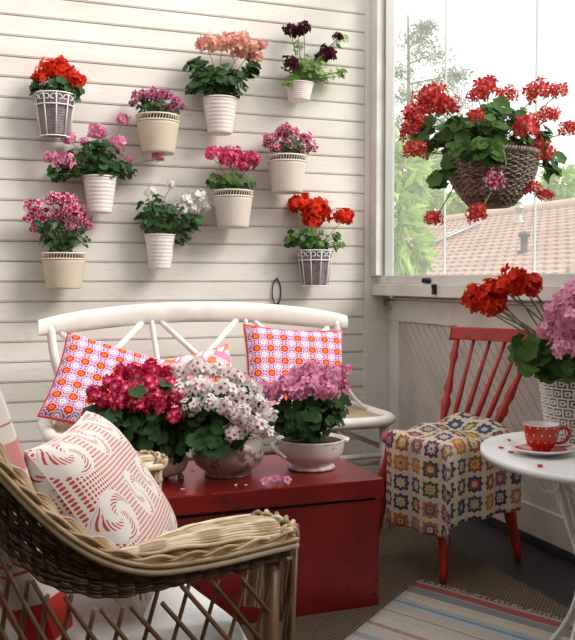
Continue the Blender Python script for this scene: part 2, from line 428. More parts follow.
def leaf_blade(mb, c, d, nrm, L_, W_, mi=0, droop=.2):
    d = d.normalized(); s = d.cross(nrm)
    s = s.normalized() if s.length > 1e-4 else d.orthogonal().normalized()
    n = s.cross(d); b = len(mb.v)
    mb.v += [c, c+d*L_*.4+s*W_*.5+n*W_*.12, c+d*L_*.45-n*0, c+d*L_*.4-s*W_*.5+n*W_*.12, c+d*L_-n*L_*droop]
    mb.face((b,b+1,b+2), mi); mb.face((b,b+2,b+3), mi); mb.face((b+1,b+4,b+2), mi); mb.face((b+2,b+4,b+3), mi)
def rdir(r=rnd):
    while True:
        v = Vector((r.uniform(-1,1), r.uniform(-1,1), r.uniform(-1,1)))
        if .05 < v.length < 1: return v.normalized()
def leafy_tree(name, label, base, blobs, leafmat, n, L_, W_, trunk_r):
    t = thing(name, label, 'tree', base); r = random.Random(int(base[0]*77+base[1]*13))
    tm = MB(); fm = MB(); base = Vector(base)
    top = max(b[0].z for b in blobs); cx = sum((b[0] for b in blobs), Vector())/len(blobs)
    tm.tube(smoothpath([base, base.lerp(Vector((cx.x,cx.y,top)), .5)+Vector((.05,.05,0)), Vector((cx.x,cx.y,top))], 6), [trunk_r*(1-.75*i/12) for i in range(13)], 8)
    for c, R in blobs:
        q = Vector((cx.x, cx.y, max(base.z, c.z-R[2]))); tm.tube([q, q.lerp(c,.6)+Vector((0,0,.02)), c], [trunk_r*.35, trunk_r*.2, trunk_r*.08], 5)
        for k in range(n):
            d = rdir(r); rr = r.uniform(.25,1)**.6; p = c+Vector((d.x*R[0]*rr, d.y*R[1]*rr, d.z*R[2]*rr))
            dd = (d+Vector((0,0,-.5))+rdir(r)*.6); leaf_blade(fm, p, dd, rdir(r), L_*r.uniform(.6,1.2), W_*r.uniform(.7,1.1))
    tm.build('trunk', M['stem_brown'], t); fm.build('foliage', leafmat, t); return t
def blob(px, py, D, rp, rz=None): return (atD(px, py, D), (rp/FPX*D, rp/FPX*D, (rz or rp)/FPX*D))
leafy_tree('garden_tree', 'bright lime green leafy tree close outside the left edge of the window', (atD(385,281,6.2).x, atD(385,281,6.2).y, -.8),
    [blob(392,165,6.2,24,34), blob(408,175,6.3,18,26), blob(398,235,6.0,20,34), blob(392,205,6.1,18,30), blob(412,255,6.2,12,18)], M['tree_pale'], 150, .16, .065, .09)
leafy_tree('shrub_tree', 'pale green leafy tree behind the tiled roof beneath the hanging basket', (atD(450,281,31).x, atD(450,281,31).y, -.8),
    [blob(440,208,31,20,14), blob(470,205,31,20,13), blob(420,195,31,18,20), blob(500,207,31,16,9), blob(560,185,31,16,18), blob(430,165,31,16,16)], M['tree_pale'], 330, .40, .22, .2)
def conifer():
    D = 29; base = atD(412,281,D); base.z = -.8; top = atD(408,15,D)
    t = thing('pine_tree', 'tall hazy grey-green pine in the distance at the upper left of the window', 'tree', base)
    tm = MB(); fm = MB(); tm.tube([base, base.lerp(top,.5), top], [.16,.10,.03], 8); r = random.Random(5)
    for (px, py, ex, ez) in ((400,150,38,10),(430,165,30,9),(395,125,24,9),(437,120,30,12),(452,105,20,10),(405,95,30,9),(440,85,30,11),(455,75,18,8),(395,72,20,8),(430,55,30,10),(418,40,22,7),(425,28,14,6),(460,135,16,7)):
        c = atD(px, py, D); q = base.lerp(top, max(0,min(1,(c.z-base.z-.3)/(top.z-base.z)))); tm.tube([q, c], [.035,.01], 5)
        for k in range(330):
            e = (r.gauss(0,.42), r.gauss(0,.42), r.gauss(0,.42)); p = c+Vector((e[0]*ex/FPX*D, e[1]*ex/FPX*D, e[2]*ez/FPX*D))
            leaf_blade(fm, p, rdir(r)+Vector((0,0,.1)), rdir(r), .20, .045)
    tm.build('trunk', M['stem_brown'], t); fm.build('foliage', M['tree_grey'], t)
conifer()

# ------------------------------------------------------------------ plants
def gleaf(mb, c, nrm, R, r, mi=0):
    nrm = nrm.normalized(); u = nrm.orthogonal().normalized(); u = Quaternion(nrm, r.uniform(0,2*PI)) @ u; v = nrm.cross(u); b = len(mb.v)
    n = 15; cup = r.uniform(-.12,.3)
    mb.v.append(c-nrm*R*.12); tw = r.uniform(0,6)
    for ring, fr_ in ((0,.58),(1,1.0)):
        for k in range(n):
            a = -PI*.93+2*PI*.93*k/(n-1)
            rr = R*fr_*(1+.10*cos(a*6)*ring)*(1-.12*abs(a)/PI); lift = cup*R*fr_*fr_*.6+.07*R*sin(a*3+tw)*ring
            mb.v.append(c+(u*cos(a)+v*sin(a))*rr+nrm*lift)
    for k in range(n-1):
        mb.face((b, b+1+k, b+2+k), mi); mb.face((b+1+k, b+1+n+k, b+2+n+k, b+2+k), mi)
def floret(mb, c, nrm, R, r, np=5, wide=.46):
    nrm = nrm.normalized(); u = nrm.orthogonal().normalized(); u = Quaternion(nrm, r.uniform(0,2*PI)) @ u; v = nrm.cross(u)
    for k in range(np):
        a = 2*PI*k/np+r.uniform(-.12,.12); d = u*cos(a)+v*sin(a); s = nrm.cross(d); l1, l2 = r.uniform(.10,.3), r.uniform(-.1,.35); Rk = R*r.uniform(.85,1.1); b = len(mb.v)
        mb.v += [c, c+d*Rk*.5+s*Rk*wide*.8+nrm*Rk*l1, c+d*Rk*.55+nrm*Rk*l1*.7, c+d*Rk*.5-s*Rk*wide*.8+nrm*Rk*l1,
                 c+d*Rk*.93+s*Rk*wide*.62+nrm*Rk*l2, c+d*Rk*1.0+nrm*Rk*l2, c+d*Rk*.93-s*Rk*wide*.62+nrm*Rk*l2]
        V = [(0,0),(0,.5),(.5,.5),(1,.5),(0,1),(.5,1),(1,1)]
        for q in ((0,1,2),(0,2,3),(1,4,5,2),(2,5,6,3)): mb.face([b+i for i in q], 0, True, [V[i] for i in q])
def head(mb, c, R, r, n=26, fs=.5, wide=.46, squash=.85):
    for k in range(n):
        z = 1-(k+.5)/n*1.65; a = k*2.39996+r.uniform(-.3,.3); q = math.sqrt(max(0,1-z*z)); d = Vector((q*cos(a), q*sin(a), z*squash))
        p = c+d*R*r.uniform(.5,1.08); floret(mb, p, d+rdir(r)*.55, R*fs*r.uniform(.72,1.12), r, 5, wide)
def stempath(a, b, bend, r):
    mid = a.lerp(b,.55)+Vector((r.uniform(-1,1)*bend, r.uniform(-1,1)*bend*.5, bend*.5)); return smoothpath([a, mid, b], 5)
LEAFG = []
def plant(name, label, base, rim, spread, leaves, heads, colour, leafmat='leaf_dark', leafR=.024, seed=1, n_head=26, fs=.5, wide=.46, group=None, stems=True, cat='potted plant', extra_leaf_spots=(), petal2=None, clampY=None, rootr=.02, root=None, lr=None):
    """leaves: list of (centre, radii, count); heads: list of (centre, radius)"""
    t = root or thing(name, label, cat, base, group); r = random.Random(seed); fm = MB(); sm = MB(); rim = Vector(rim)
    cen = rim
    for c, R, n in leaves:
        for k in range(n):
            d = rdir(r); q = r.uniform(.35,1); p = c+Vector((d.x*R[0]*q, d.y*R[1]*q, d.z*R[2]*q))
            if p.z < rim.z-.004 and (p-rim).to_2d().length < spread*1.06: p.z = rim.z+abs(p.z-rim.z)*.3+.004
            out = (p-rim); out.z *= .5
            nn = Vector((0,0,.55))+out.normalized()*.7+rdir(r)*.5+Vector((-.15,-.6,0))
            lr_ = leafR*r.uniform(.55,1.2)
            if clampY and p.y > clampY-lr_*.7: p.y = clampY-lr_*.7; nn = Vector((nn.x, -abs(nn.y)-.6, nn.z))
            gleaf(fm, p, nn, lr_, r)
            if k % 2 == 0 and stems:
                sm.tube([rim+Vector((r.uniform(-1,1),r.uniform(-1,1),0))*rootr, rim.lerp(p,.5)+Vector((0,0,.01)), p-nn.normalized()*lr_*.12], [.0018,.0015,.001], 4, caps=False)
    fm.build('foliage', M[leafmat], t)
    for i, (c, R) in enumerate(heads):
        c = Vector(c)
        if clampY: c.y = min(c.y, clampY-R*1.0)
        h = MB(); head(h, c, R, r, n_head, fs, wide); h.build('flower_head', P[colour] if not petal2 or i % 2 else P[petal2], t)
        sm.tube(stempath(rim+Vector((r.uniform(-1,1),r.uniform(-1,1),0))*rootr, c-Vector((0,0,R*.3)), .015, r), .0019, 5, caps=False)
        for k in range(5):
            d = rdir(r); d.z = abs(d.z)*.6; sm.tube([c-Vector((0,0,R*.35)), c+d*R*.6], .0009, 3, caps=False)
    sm.build('stem', M['stem'], t)
    return t
def pot_woven_mat(name, c, dark):
    m_ = Mat(name, c, .6); u, v = m_.uv()
    a = ((u*46+v*130).frac()-.5).abs(); b = ((u*46-v*130).frac()-.5).abs(); h = a.min(b)
    n = m_.noise(20, 3); cc = m_.mix(n*.3, c, tuple(x*.8 for x in c)); m_.col(m_.mix((h < .10)*.75, cc, dark)); m_.bump(h, .6, .004); return m_.m
M['pot_cream'] = pot_woven_mat('cream_woven_ceramic', (.80,.70,.55), (.36,.25,.16))
M['pot_cream2'] = pot_woven_mat('pale_woven_ceramic', (.82,.75,.66), (.46,.36,.28))
M['pot_white'] = paint('white_ribbed_ceramic', (.83,.78,.74), (.74,.68,.64), .4, 12)
M['pot_blush'] = paint('blush_ribbed_ceramic', (.84,.76,.72), (.76,.66,.62), .4, 12)
M['pot_grey'] = paint('mauve_grey_ceramic', (.24,.18,.19), (.15,.11,.12), .5, 30)
M['gap_shade'] = Mat('recess_shade', (.06,.04,.03), .8).m  # near-black colour standing in for shade inside gaps
def pot(t, c, rt, rb, h, style):
    """c: centre of the base"""
    m = MB(); rim = MB(); extra = None
    if style in ('cream', 'cream2'):
        n = 14; m.lathe([(rb*.96,0),(rb,.003)]+[(rb+(rt*.96-rb)*(i/n), .004+(h*.80-.004)*i/n) for i in range(1,n+1)]+[(rt*.90,h*.81),(rt*.90,h*.95),(rt*.86,h*.95),(rt*.84,h*.85),(0,h*.85)], 48, c)
        o = m.build('pot', M['pot_cream' if style == 'cream' else 'pot_cream2'], t)
        for zz in (h*.83, h*.985): rim.tube([c+Vector((rt*.965*cos(a), rt*.965*sin(a), zz)) for a in [2*PI*k/48 for k in range(48)]], h*.022, 8, closed=True)
        for k in range(44):
            a = 2*PI*k/44; a2 = a+.07; rim.tube([c+Vector((rt*.955*cos(a), rt*.955*sin(a), h*.83)), c+Vector((rt*.955*cos(a2), rt*.955*sin(a2), h*.985))], .0016, 4)
        rim.build('pot_rim', M['pot_cream' if style == 'cream' else 'pot_cream2'], o)
        d = MB(); d.lathe([(rt*.905,h*.84),(rt*.905,h*.95)], 40, c, cap0=False, cap1=False); d.build('rim_gap_shade', M['gap_shade'], o)  # dark sleeve paints the shade behind the open rim
        s = MB(); s.lathe([(0,h*.9),(rt*.85,h*.89)], 24, c); s.build('soil', M['soil'], o)
    else:
        n = 60; prof = [(rb*.96,0)]
        ribs = 9 if style != 'grey' else 14
        for i in range(n+1):
            f_ = i/n; r_ = rb+(rt-rb)*f_; prof.append((r_*(1+.022*abs(sin(PI*ribs*f_))), .002+(h-.006)*f_))
        prof += [(rt*1.05,h-.004),(rt*1.05,h+.002),(rt*.93,h+.002),(rt*.9,h*.88),(0,h*.88)]
        m.lathe(prof, 44, c, wob=(lambda a, j: 1+.008*sin(a*22)) if style != 'grey' else None)
        o = m.build('pot', M[{'ribbed':'pot_white','blush':'pot_blush','grey':'pot_grey'}[style]], t)
        s = MB(); s.lathe([(0,h*.92),(rt*.91,h*.91)], 24, c); s.build('soil', M['soil'], o)
    return o
WF = WY-.0105
def wall_plant(label, style, cx, ytop, ybot, wt, wb, colour, leaves, heads, seed, **k):
    Y = WF-.075
    for _ in range(4):
        top, bot = atY(cx, ytop, Y), atY(cx, ybot, Y); pr = (top-EYE).dot(Fv)/FPX
        rt, rb = wt/2*pr, wb/2*pr; Y = WF-rt*1.06-.002
    h = top.z-bot.z; c = Vector((bot.x, Y, bot.z)); base = c
    t = thing('potted_geranium', label, 'potted plant', base, 'flower pots hung on the clapboard wall')
    pot(t, c, rt, rb, h, style)
    # hidden bracket carrying the pot on the wall
    b = MB(); b.tube([(c.x, WF+.006, c.z+h*.8), (c.x, Y+rt*.93, c.z+h*.8)], .004, 6); b.build('wall_bracket', M['black'], t)
    Ls = [(atY(x, y-.5, Y-oy), (rx*pr*1.05, min(.078, rx*pr), rz*pr*1.12), int(n*1.8)) for (x, y, rx, rz, n, oy) in leaves]
    r = random.Random(seed+50); Hs = [(atY(x, y, Y+r.uniform(-.05,.03)), R*pr) for (x, y, R) in heads]
    plant(None, None, None, c+Vector((0,0,h)), rt, Ls, Hs, colour, seed=seed, root=t, clampY=WF, **k)
    return t, c, rt, rb, h
def wire_holder(label, c, rt, rb, h, lean=0):
    t = thing('wire_plant_holder', label, 'plant holder', c-Vector((0,0,.008)), 'white wire plant holders'); m = MB()
    ro, rbo = rt*1.14, rb*1.12
    ring = lambda r_, z: [c+Vector((r_*cos(a), r_*sin(a), z)) for a in [2*PI*k/40 for k in range(40)]]
    hh = h*1.04
    for r_, z in ((ro, hh), (rbo, -.005), (ro-(ro-rbo)*.28, hh*.72)): m.tube(ring(r_, z), .0030, 6, closed=True)
    for k in range(10):
        a = 2*PI*(k+.5)/10; m.tube([c+Vector((rbo*cos(a), rbo*sin(a), -.005)), c+Vector((ro*cos(a), ro*sin(a), hh))], .0026, 5)
    m.tube([c+Vector((-rbo,0,-.005)), c+Vector((rbo,0,-.005))], .002, 5); m.tube([c+Vector((0,-rbo,-.005)), c+Vector((0,rbo,-.005))], .002, 5)
    m.build('wire_basket', M['metal_white'], t); s = MB()
    for k in range(10):
        a0 = 2*PI*k/10; zc = hh*.865
        for sg in (-1, 1):
            pts = []
            for j in range(16):
                th = j/15*3.4*PI/2; rr = hh*.105*(1-j/20); aa = a0+sg*.16+ sg*rr*cos(th)/ro; pts.append(c+Vector((ro*.98*cos(aa), ro*.98*sin(aa), zc+rr*sin(th))))
            s.tube(pts, .0021, 5)
    s.build('scroll_band', M['metal_white'], t)

t,c,rt,rb,h = wall_plant('red geranium in mauve pot in white wire basket at top left of the wall', 'grey', 55,97,136,36,26,'red',
    [(54,88,19,10,26,0),(75,92,10,7,10,.02),(37,88,8,7,9,.01)], [(48,70,12),(60,66,10),(70,76,9),(78,82,8),(40,77,7),(57,76,9)], 11, n_head=26, leafR=.022)
wire_holder('white scrollwork wire basket around the mauve pot at top left of the wall', c, rt, rb, h)
wall_plant('small purple-pink flowering plant in cream woven pot, upper left of the wall', 'cream', 158,116,154,44,33,'purple',
    [(158,108,26,9,70,0),(140,104,10,7,18,0)], [(140,97,7),(152,94,7),(165,96,7),(176,102,6),(158,103,7),(146,107,6),(170,108,6),(183,107,4),(134,102,4)], 12, n_head=16, fs=.55, leafR=.011)
wall_plant('loose pink geranium with long side stems in white ribbed pot at left of the wall', 'ribbed', 100,177,213,33,23,'pink',
    [(93,164,34,20,90,.01),(60,173,14,9,16,0),(125,170,14,10,20,0),(100,150,18,8,18,0)], [(98,132,10),(117,143,9),(70,139,7),(50,158,7),(65,161,9),(123,119,7),(158,157,7),(129,160,4),(84,141,4)], 13, n_head=20, leafR=.020)
wall_plant('magenta and white flowers in cream diamond-patterned pot, lowest at the left', 'cream', 64,253,289,44,34,'magwhite',
    [(64,238,25,17,120,0),(45,225,14,10,25,0)], [(33,208,9),(44,217,9),(52,200,8),(66,202,10),(76,212,10),(84,222,8),(60,215,9),(36,228,6),(47,235,5),(72,226,7),(30,219,6),(89,227,5)], 14, n_head=20, leafR=.013, leafmat='leaf_dark')
wall_plant('white flowered geranium in white ribbed pot in the middle of the wall', 'ribbed', 160,235,269,30,21,'white',
    [(160,216,26,18,80,0),(190,222,16,10,26,.01),(180,238,8,10,10,.02)], [(152,190,6),(171,185,5),(186,200,10),(198,196,9),(206,207,7),(180,209,8),(147,193,4),(194,210,8)], 15, n_head=16, leafR=.019)
wall_plant('salmon pink geranium with upright heads in blush ribbed pot at the top of the wall', 'blush', 220,99,134,34,24,'coral',
    [(222,82,28,16,60,.01),(196,66,9,5,8,0),(194,88,9,5,8,0),(250,70,10,8,14,0),(208,74,14,8,20,0)], [(207,44,10),(222,44,10),(238,42,11),(250,50,11),(262,45,6),(240,52,9),(256,58,7)], 16, n_head=24, leafR=.026)
wall_plant('hot pink geranium in cream woven pot at the centre of the wall', 'cream2', 233,191,228,41,31,'hot',
    [(235,183,24,9,46,0),(215,182,9,7,10,0)], [(213,155,8),(226,153,8),(236,155,9),(230,160,9),(248,161,9),(254,158,7),(243,166,7)], 17, n_head=22, leafR=.015, leafmat='leaf_mid')
wall_plant('pink and magenta flowers in cream woven pot, right of the hot pink geranium', 'cream2', 287,156,193,40,30,'magwhite',
    [(290,148,26,9,80,0)], [(270,139,7),(282,134,8),(294,134,8),(306,140,8),(275,148,6),(288,144,8),(300,150,7),(313,148,5),(267,146,4),(286,128,6)], 18, n_head=18, leafR=.011)
wall_plant('dark burgundy trailing geranium in small blush pot at top right of the wall', 'blush', 299,84,101,28,21,'burgundy',
    [(303,70,17,14,36,0),(325,72,16,10,20,0),(342,73,6,5,7,0),(340,42,9,7,8,0),(290,82,8,7,10,.02),(298,45,8,8,5,0)], [(291,30,7),(304,28,7),(291,65,10),(328,53,9),(338,37,5),(322,58,7),(298,32,6)], 19, n_head=20, leafR=.016, leafmat='leaf_light')
t,c,rt,rb,h = wall_plant('bright red geranium in mauve pot in white wire basket, low at right of the wall', 'grey', 315,252,285,31,23,'red',
    [(308,240,22,10,32,.01),(332,243,14,8,16,.01),(292,240,9,6,8,0)], [(302,205,11),(318,209,11),(312,218,10),(343,217,10),(322,213,9),(298,203,8)], 20, n_head=30, leafR=.020, leafmat='leaf_mid')
wire_holder('white scrollwork wire basket around the mauve pot low at right of the wall', c, rt, rb, h)

# hanging basket
def hanging():
    D = 2.62; c0 = atD(491, 205, D); pr = D/FPX; R = 43.5*pr; H = 48*pr
    t = thing('hanging_basket', 'wicker hanging basket of red geraniums in front of the window', 'hanging basket', c0)
    m = MB(); rows = 22
    prof = lambda f_: R*(.46+.56*math.sin(min(1,f_*1.05+.03)*PI/2)**.9)
    for j in range(rows+1):
        f_ = j/rows; r0 = prof(f_); z = H*f_
        for s in (0,):
            m.tube([c0+Vector(((r0+.0035*sin(20*a+j*PI))*cos(a), (r0+.0035*sin(20*a+j*PI))*sin(a), z+.0015*sin(24*a+j))) for a in [2*PI*k/160 for k in range(160)]], H/rows*.50, 6, closed=True)
    for k in range(24):
        a = 2*PI*k/24; m.tube([c0+Vector((prof(j/8)*cos(a), prof(j/8)*sin(a), H*j/8)) for j in range(9)], .003, 5)
    for j in range(8):
        r0 = R*.47*j/8+.004; m.tube([c0+Vector((r0*cos(a), r0*sin(a), -.002)) for a in [2*PI*k/40 for k in range(40)]], .0055, 6, closed=True)
    for s in (0, 1, 2):
        m.tube([c0+Vector(((R*1.03+.007*cos(30*a+s*2.09))*cos(a), (R*1.03+.007*cos(30*a+s*2.09))*sin(a), H+.004+.007*sin(30*a+s*2.09))) for a in [2*PI*k/240 for k in range(240)]], .004, 5, closed=True)
    m.build('basket', M['basket'], t)
    s = MB(); s.lathe([(0,H*.92),(R*.95,H*.9)], 30, c0); s.build('soil', M['soil'], t)
    w_ = MB()
    for k in range(3):
        a = 2*PI*k/3+.5; w_.tube([c0+Vector((R*cos(a), R*sin(a), H)), c0+Vector((0,0,1.15)), ], .0005, 4)
    w_.tube([c0+Vector((0,0,1.15)), c0+Vector((0,0,1.45))], .0006, 4); w_.build('hanging_wire', M['grey_metal'], t)
    q = lambda x, y, o=0: atD(x, y, D+o)
    heads = [(430,98,13,-.1),(446,106,11,-.1),(413,115,11,0),(410,131,9,0),(415,150,9,-.05),(487,87,12,.1),(478,95,9,.1),(507,95,9,.08),(537,91,12,.05),(558,91,8,.05),(549,115,9,.0),(526,127,12,-.12),(570,129,9,0),(541,153,12,-.05),(531,188,8,-.05),(545,195,7,0),(433,219,8,-.05),(477,213,9,-.14),(476,116,7,-.1),(425,108,9,-.1),(418,124,8,0),(571,265,7,.0)]
    hd = [(q(x, y, o), r_*pr*1.15) for x, y, r_, o in heads[:-1]]
    Ls = [(q(486,135), (52*pr,.13,26*pr), 150), (q(440,135), (20*pr,.09,22*pr), 34), (q(530,140), (24*pr,.1,24*pr), 50), (q(552,165), (14*pr,.05,16*pr), 22), (q(500,115), (30*pr,.1,14*pr), 36), (q(440,180,-.03), (10*pr,.04,14*pr), 10), (q(455,165,-.05), (18*pr,.04,10*pr), 12), (q(480,150,-.16), (42*pr,.02,8*pr), 34), (q(425,135), (12*pr,.06,12*pr), 14)]
    plant(None, None, None, c0+Vector((0,0,H)), R*.9, Ls, hd, 'crimson', root=t, seed=31, leafR=.025, n_head=28, fs=.46, leafmat='leaf_mid', rootr=.06, wide=.34)
    h = MB(); head(h, q(495,181,-.2), 9*pr, random.Random(3), 16, .8, .3); h.build('flower_head', P['magwhite'], t, label='pink and white flower head hanging over the basket')
    sm = MB(); sm.tube(smoothpath([q(503,150,-.2), q(506,165,-.21), q(498,176,-.2)]), .002, 5); sm.build('stem', M['stem'], t)
hanging()

# ------------------------------------------------------------------ pillows
def pillow_mesh(c, U, V, th, name, mats, parent=None, n=28, piping=None, pipe_mat=None, seed=0, side=None, uvscale=1, puff=.32, label=None):
    """U, V: full edge vectors; th: full thickness"""
    U, V = Vector(U), Vector(V); N_ = U.cross(V).normalized(); c = Vector(c); r = random.Random(seed); ph = [r.uniform(0,6) for _ in range(4)]
    def P_(a, b, s):
        x, y = 2*a-1, 2*b-1
        pin = .07; xx = x*(1-pin*(1-y*y)*abs(x)**2) ; yy = y*(1-pin*(1-x*x)*abs(y)**2)
        hgt = ((1-x**4)*(1-y**4)); hgt = max(0,hgt)**puff
        wr = .06*sin(5*x+ph[0]+3*y)*(1-x*x)*(1-y*y)
        return c+U*(xx/2)+V*(yy/2)+N_*s*th/2*(hgt*.93+wr*.6)
    m = MB()
    eu, ev = U.length*uvscale, V.length*uvscale
    m.grid(lambda a, b: P_(a, b, 1), n, n, 0, lambda a, b: (a*eu, b*ev))
    m.grid(lambda a, b: P_(1-a, b, -1), n, n, 1 if len(mats) > 1 else 0, lambda a, b: (a*eu, b*ev))
    if parent is None: o = m.build(name, mats, loc=c)
    else: o = m.build(name, mats, parent)
    if piping:
        k = 20; path = [P_(i/k,0,1) for i in range(k)]+[P_(1,i/k,1) for i in range(k)]+[P_(1-i/k,1,1) for i in range(k)]+[P_(0,1-i/k,1) for i in range(k)]
        pm = MB(); pm.tube(path, piping, 6, closed=True); q = pm.build('piping', pipe_mat, loc=c); q.parent = o; q.location = (0,0,0)
    return o
def f():
    m_ = Mat('retro_flower_cotton', (.9,.8,.8), .85); u, v = m_.uv(); 
    u = u/.062; v = v/.054
    def cell(du, dv):
        a = (u+du).frac()-.5; b = (v+dv).frac()-.5; return a, b, hyp(a, b), b.atan2(a)
    a, b, r, th = cell(.0, .0); a2, b2, r2, t2 = cell(.5, .5); a3, b3, r3, t3 = cell(.5, 0); a4, b4, r4, t4 = cell(0, .5)
    c = m_.mix(0.0, (.80,.66,.70), (.80,.66,.70))
    net = ((a.abs()+b.abs())-.5).abs(); c = m_.mix(net < .075, c, (.30,.07,.40))
    c = m_.mix(r3 < .17, c, (.30,.07,.42)); c = m_.mix(r3 < .105, c, (.86,.66,.74)); c = m_.mix(r3 < .05, c, (.30,.07,.42))
    c = m_.mix(r4 < .17, c, (.30,.07,.42)); c = m_.mix(r4 < .105, c, (.86,.66,.74)); c = m_.mix(r4 < .05, c, (.30,.07,.42))
    c = m_.mix(r2 < .25, c, (.42,.13,.52)); c = m_.mix(r2 < .20, c, (.90,.82,.80)); c = m_.mix(r2 < .10, c, (.82,.25,.42)); c = m_.mix(r2 < .05, c, (.9,.8,.75))
    c = m_.mix(r < (th*8).cos()*.028+.345, c, (.90,.85,.82)); c = m_.mix(r < (th*8).cos()*.028+.30, c, (.70,.03,.01)); c = m_.mix(r < .14, c, (.88,.28,.03)); c = m_.mix(r < .07, c, (.80,.07,.02))
    m_.col(c); m_.bump(m_.noise(400, 2), .3, .001); return m_.m
M['retro'] = f()
def f():
    m_ = Mat('red_gingham', (.9,.5,.5), .85); u, v = m_.uv(); a = ((u/.02).frac() < .5)*1; b = ((v/.02).frac() < .5)*1
    m_.col(m_.ramp((a+b)*.5, [(0,(.86,.76,.74)),(.4,(.80,.26,.26)),(.9,(.68,.04,.05))], True)); return m_.m
M['gingham'] = f()
def f():
    m_ = Mat('pink_swirl_cotton', (.9,.5,.6), .85); u, v = m_.uv(); n = m_.noise(7, 1); w_ = (u*70+n*9+(v*45).sin()*1.5).sin(); z = (v*75-n*11+(u*60).cos()).sin()
    c = m_.mix(w_ > .25, (.84,.58,.60), (.83,.24,.40)); c = m_.mix(z > .5, c, (.85,.20,.08)); c = m_.mix((w_*z) > .45, c, (.90,.80,.76)); m_.col(c); return m_.m
M['swirl'] = f()
M['red_pipe'] = Mat('red_piping', (.62,.015,.03), .6).m
pa = (atY(68,333,3.44), atY(166,362,3.41), atY(38,416,3.22))
def edges(TL, TR, BL): return (TL+(TR-TL)/2+(BL-TL)/2, TR-TL, TL-BL)
c, U, V = edges(*pa)
o = pillow_mesh(c+Vector((0,0,.0)), U, V, .13, 'cushion', [M['retro'], M['gingham']], piping=.0045, pipe_mat=M['red_pipe'], seed=1)
tag(o, 'tilted cushion with orange flowers and purple rings at the left end of the bench', 'cushion', 'patterned cushions on the bench')
c, U, V = edges(atY(244,325,3.44), atY(342,331,3.44), atY(246,421,3.28))
o = pillow_mesh(c, U, V, .13, 'cushion', [M['retro'], M['gingham']], piping=.0045, pipe_mat=M['red_pipe'], seed=2)
tag(o, 'upright cushion with orange flowers and purple rings at the right end of the bench', 'cushion', 'patterned cushions on the bench')
c, U, V = edges(atY(146,362,3.40), atY(228,343,3.43), atY(165,446,3.24))
o = pillow_mesh(c, U, V, .10, 'cushion', [M['swirl']], seed=3)
tag(o, 'pink and orange swirl patterned cushion in the middle of the bench behind the white flowers', 'cushion', 'patterned cushions on the bench')

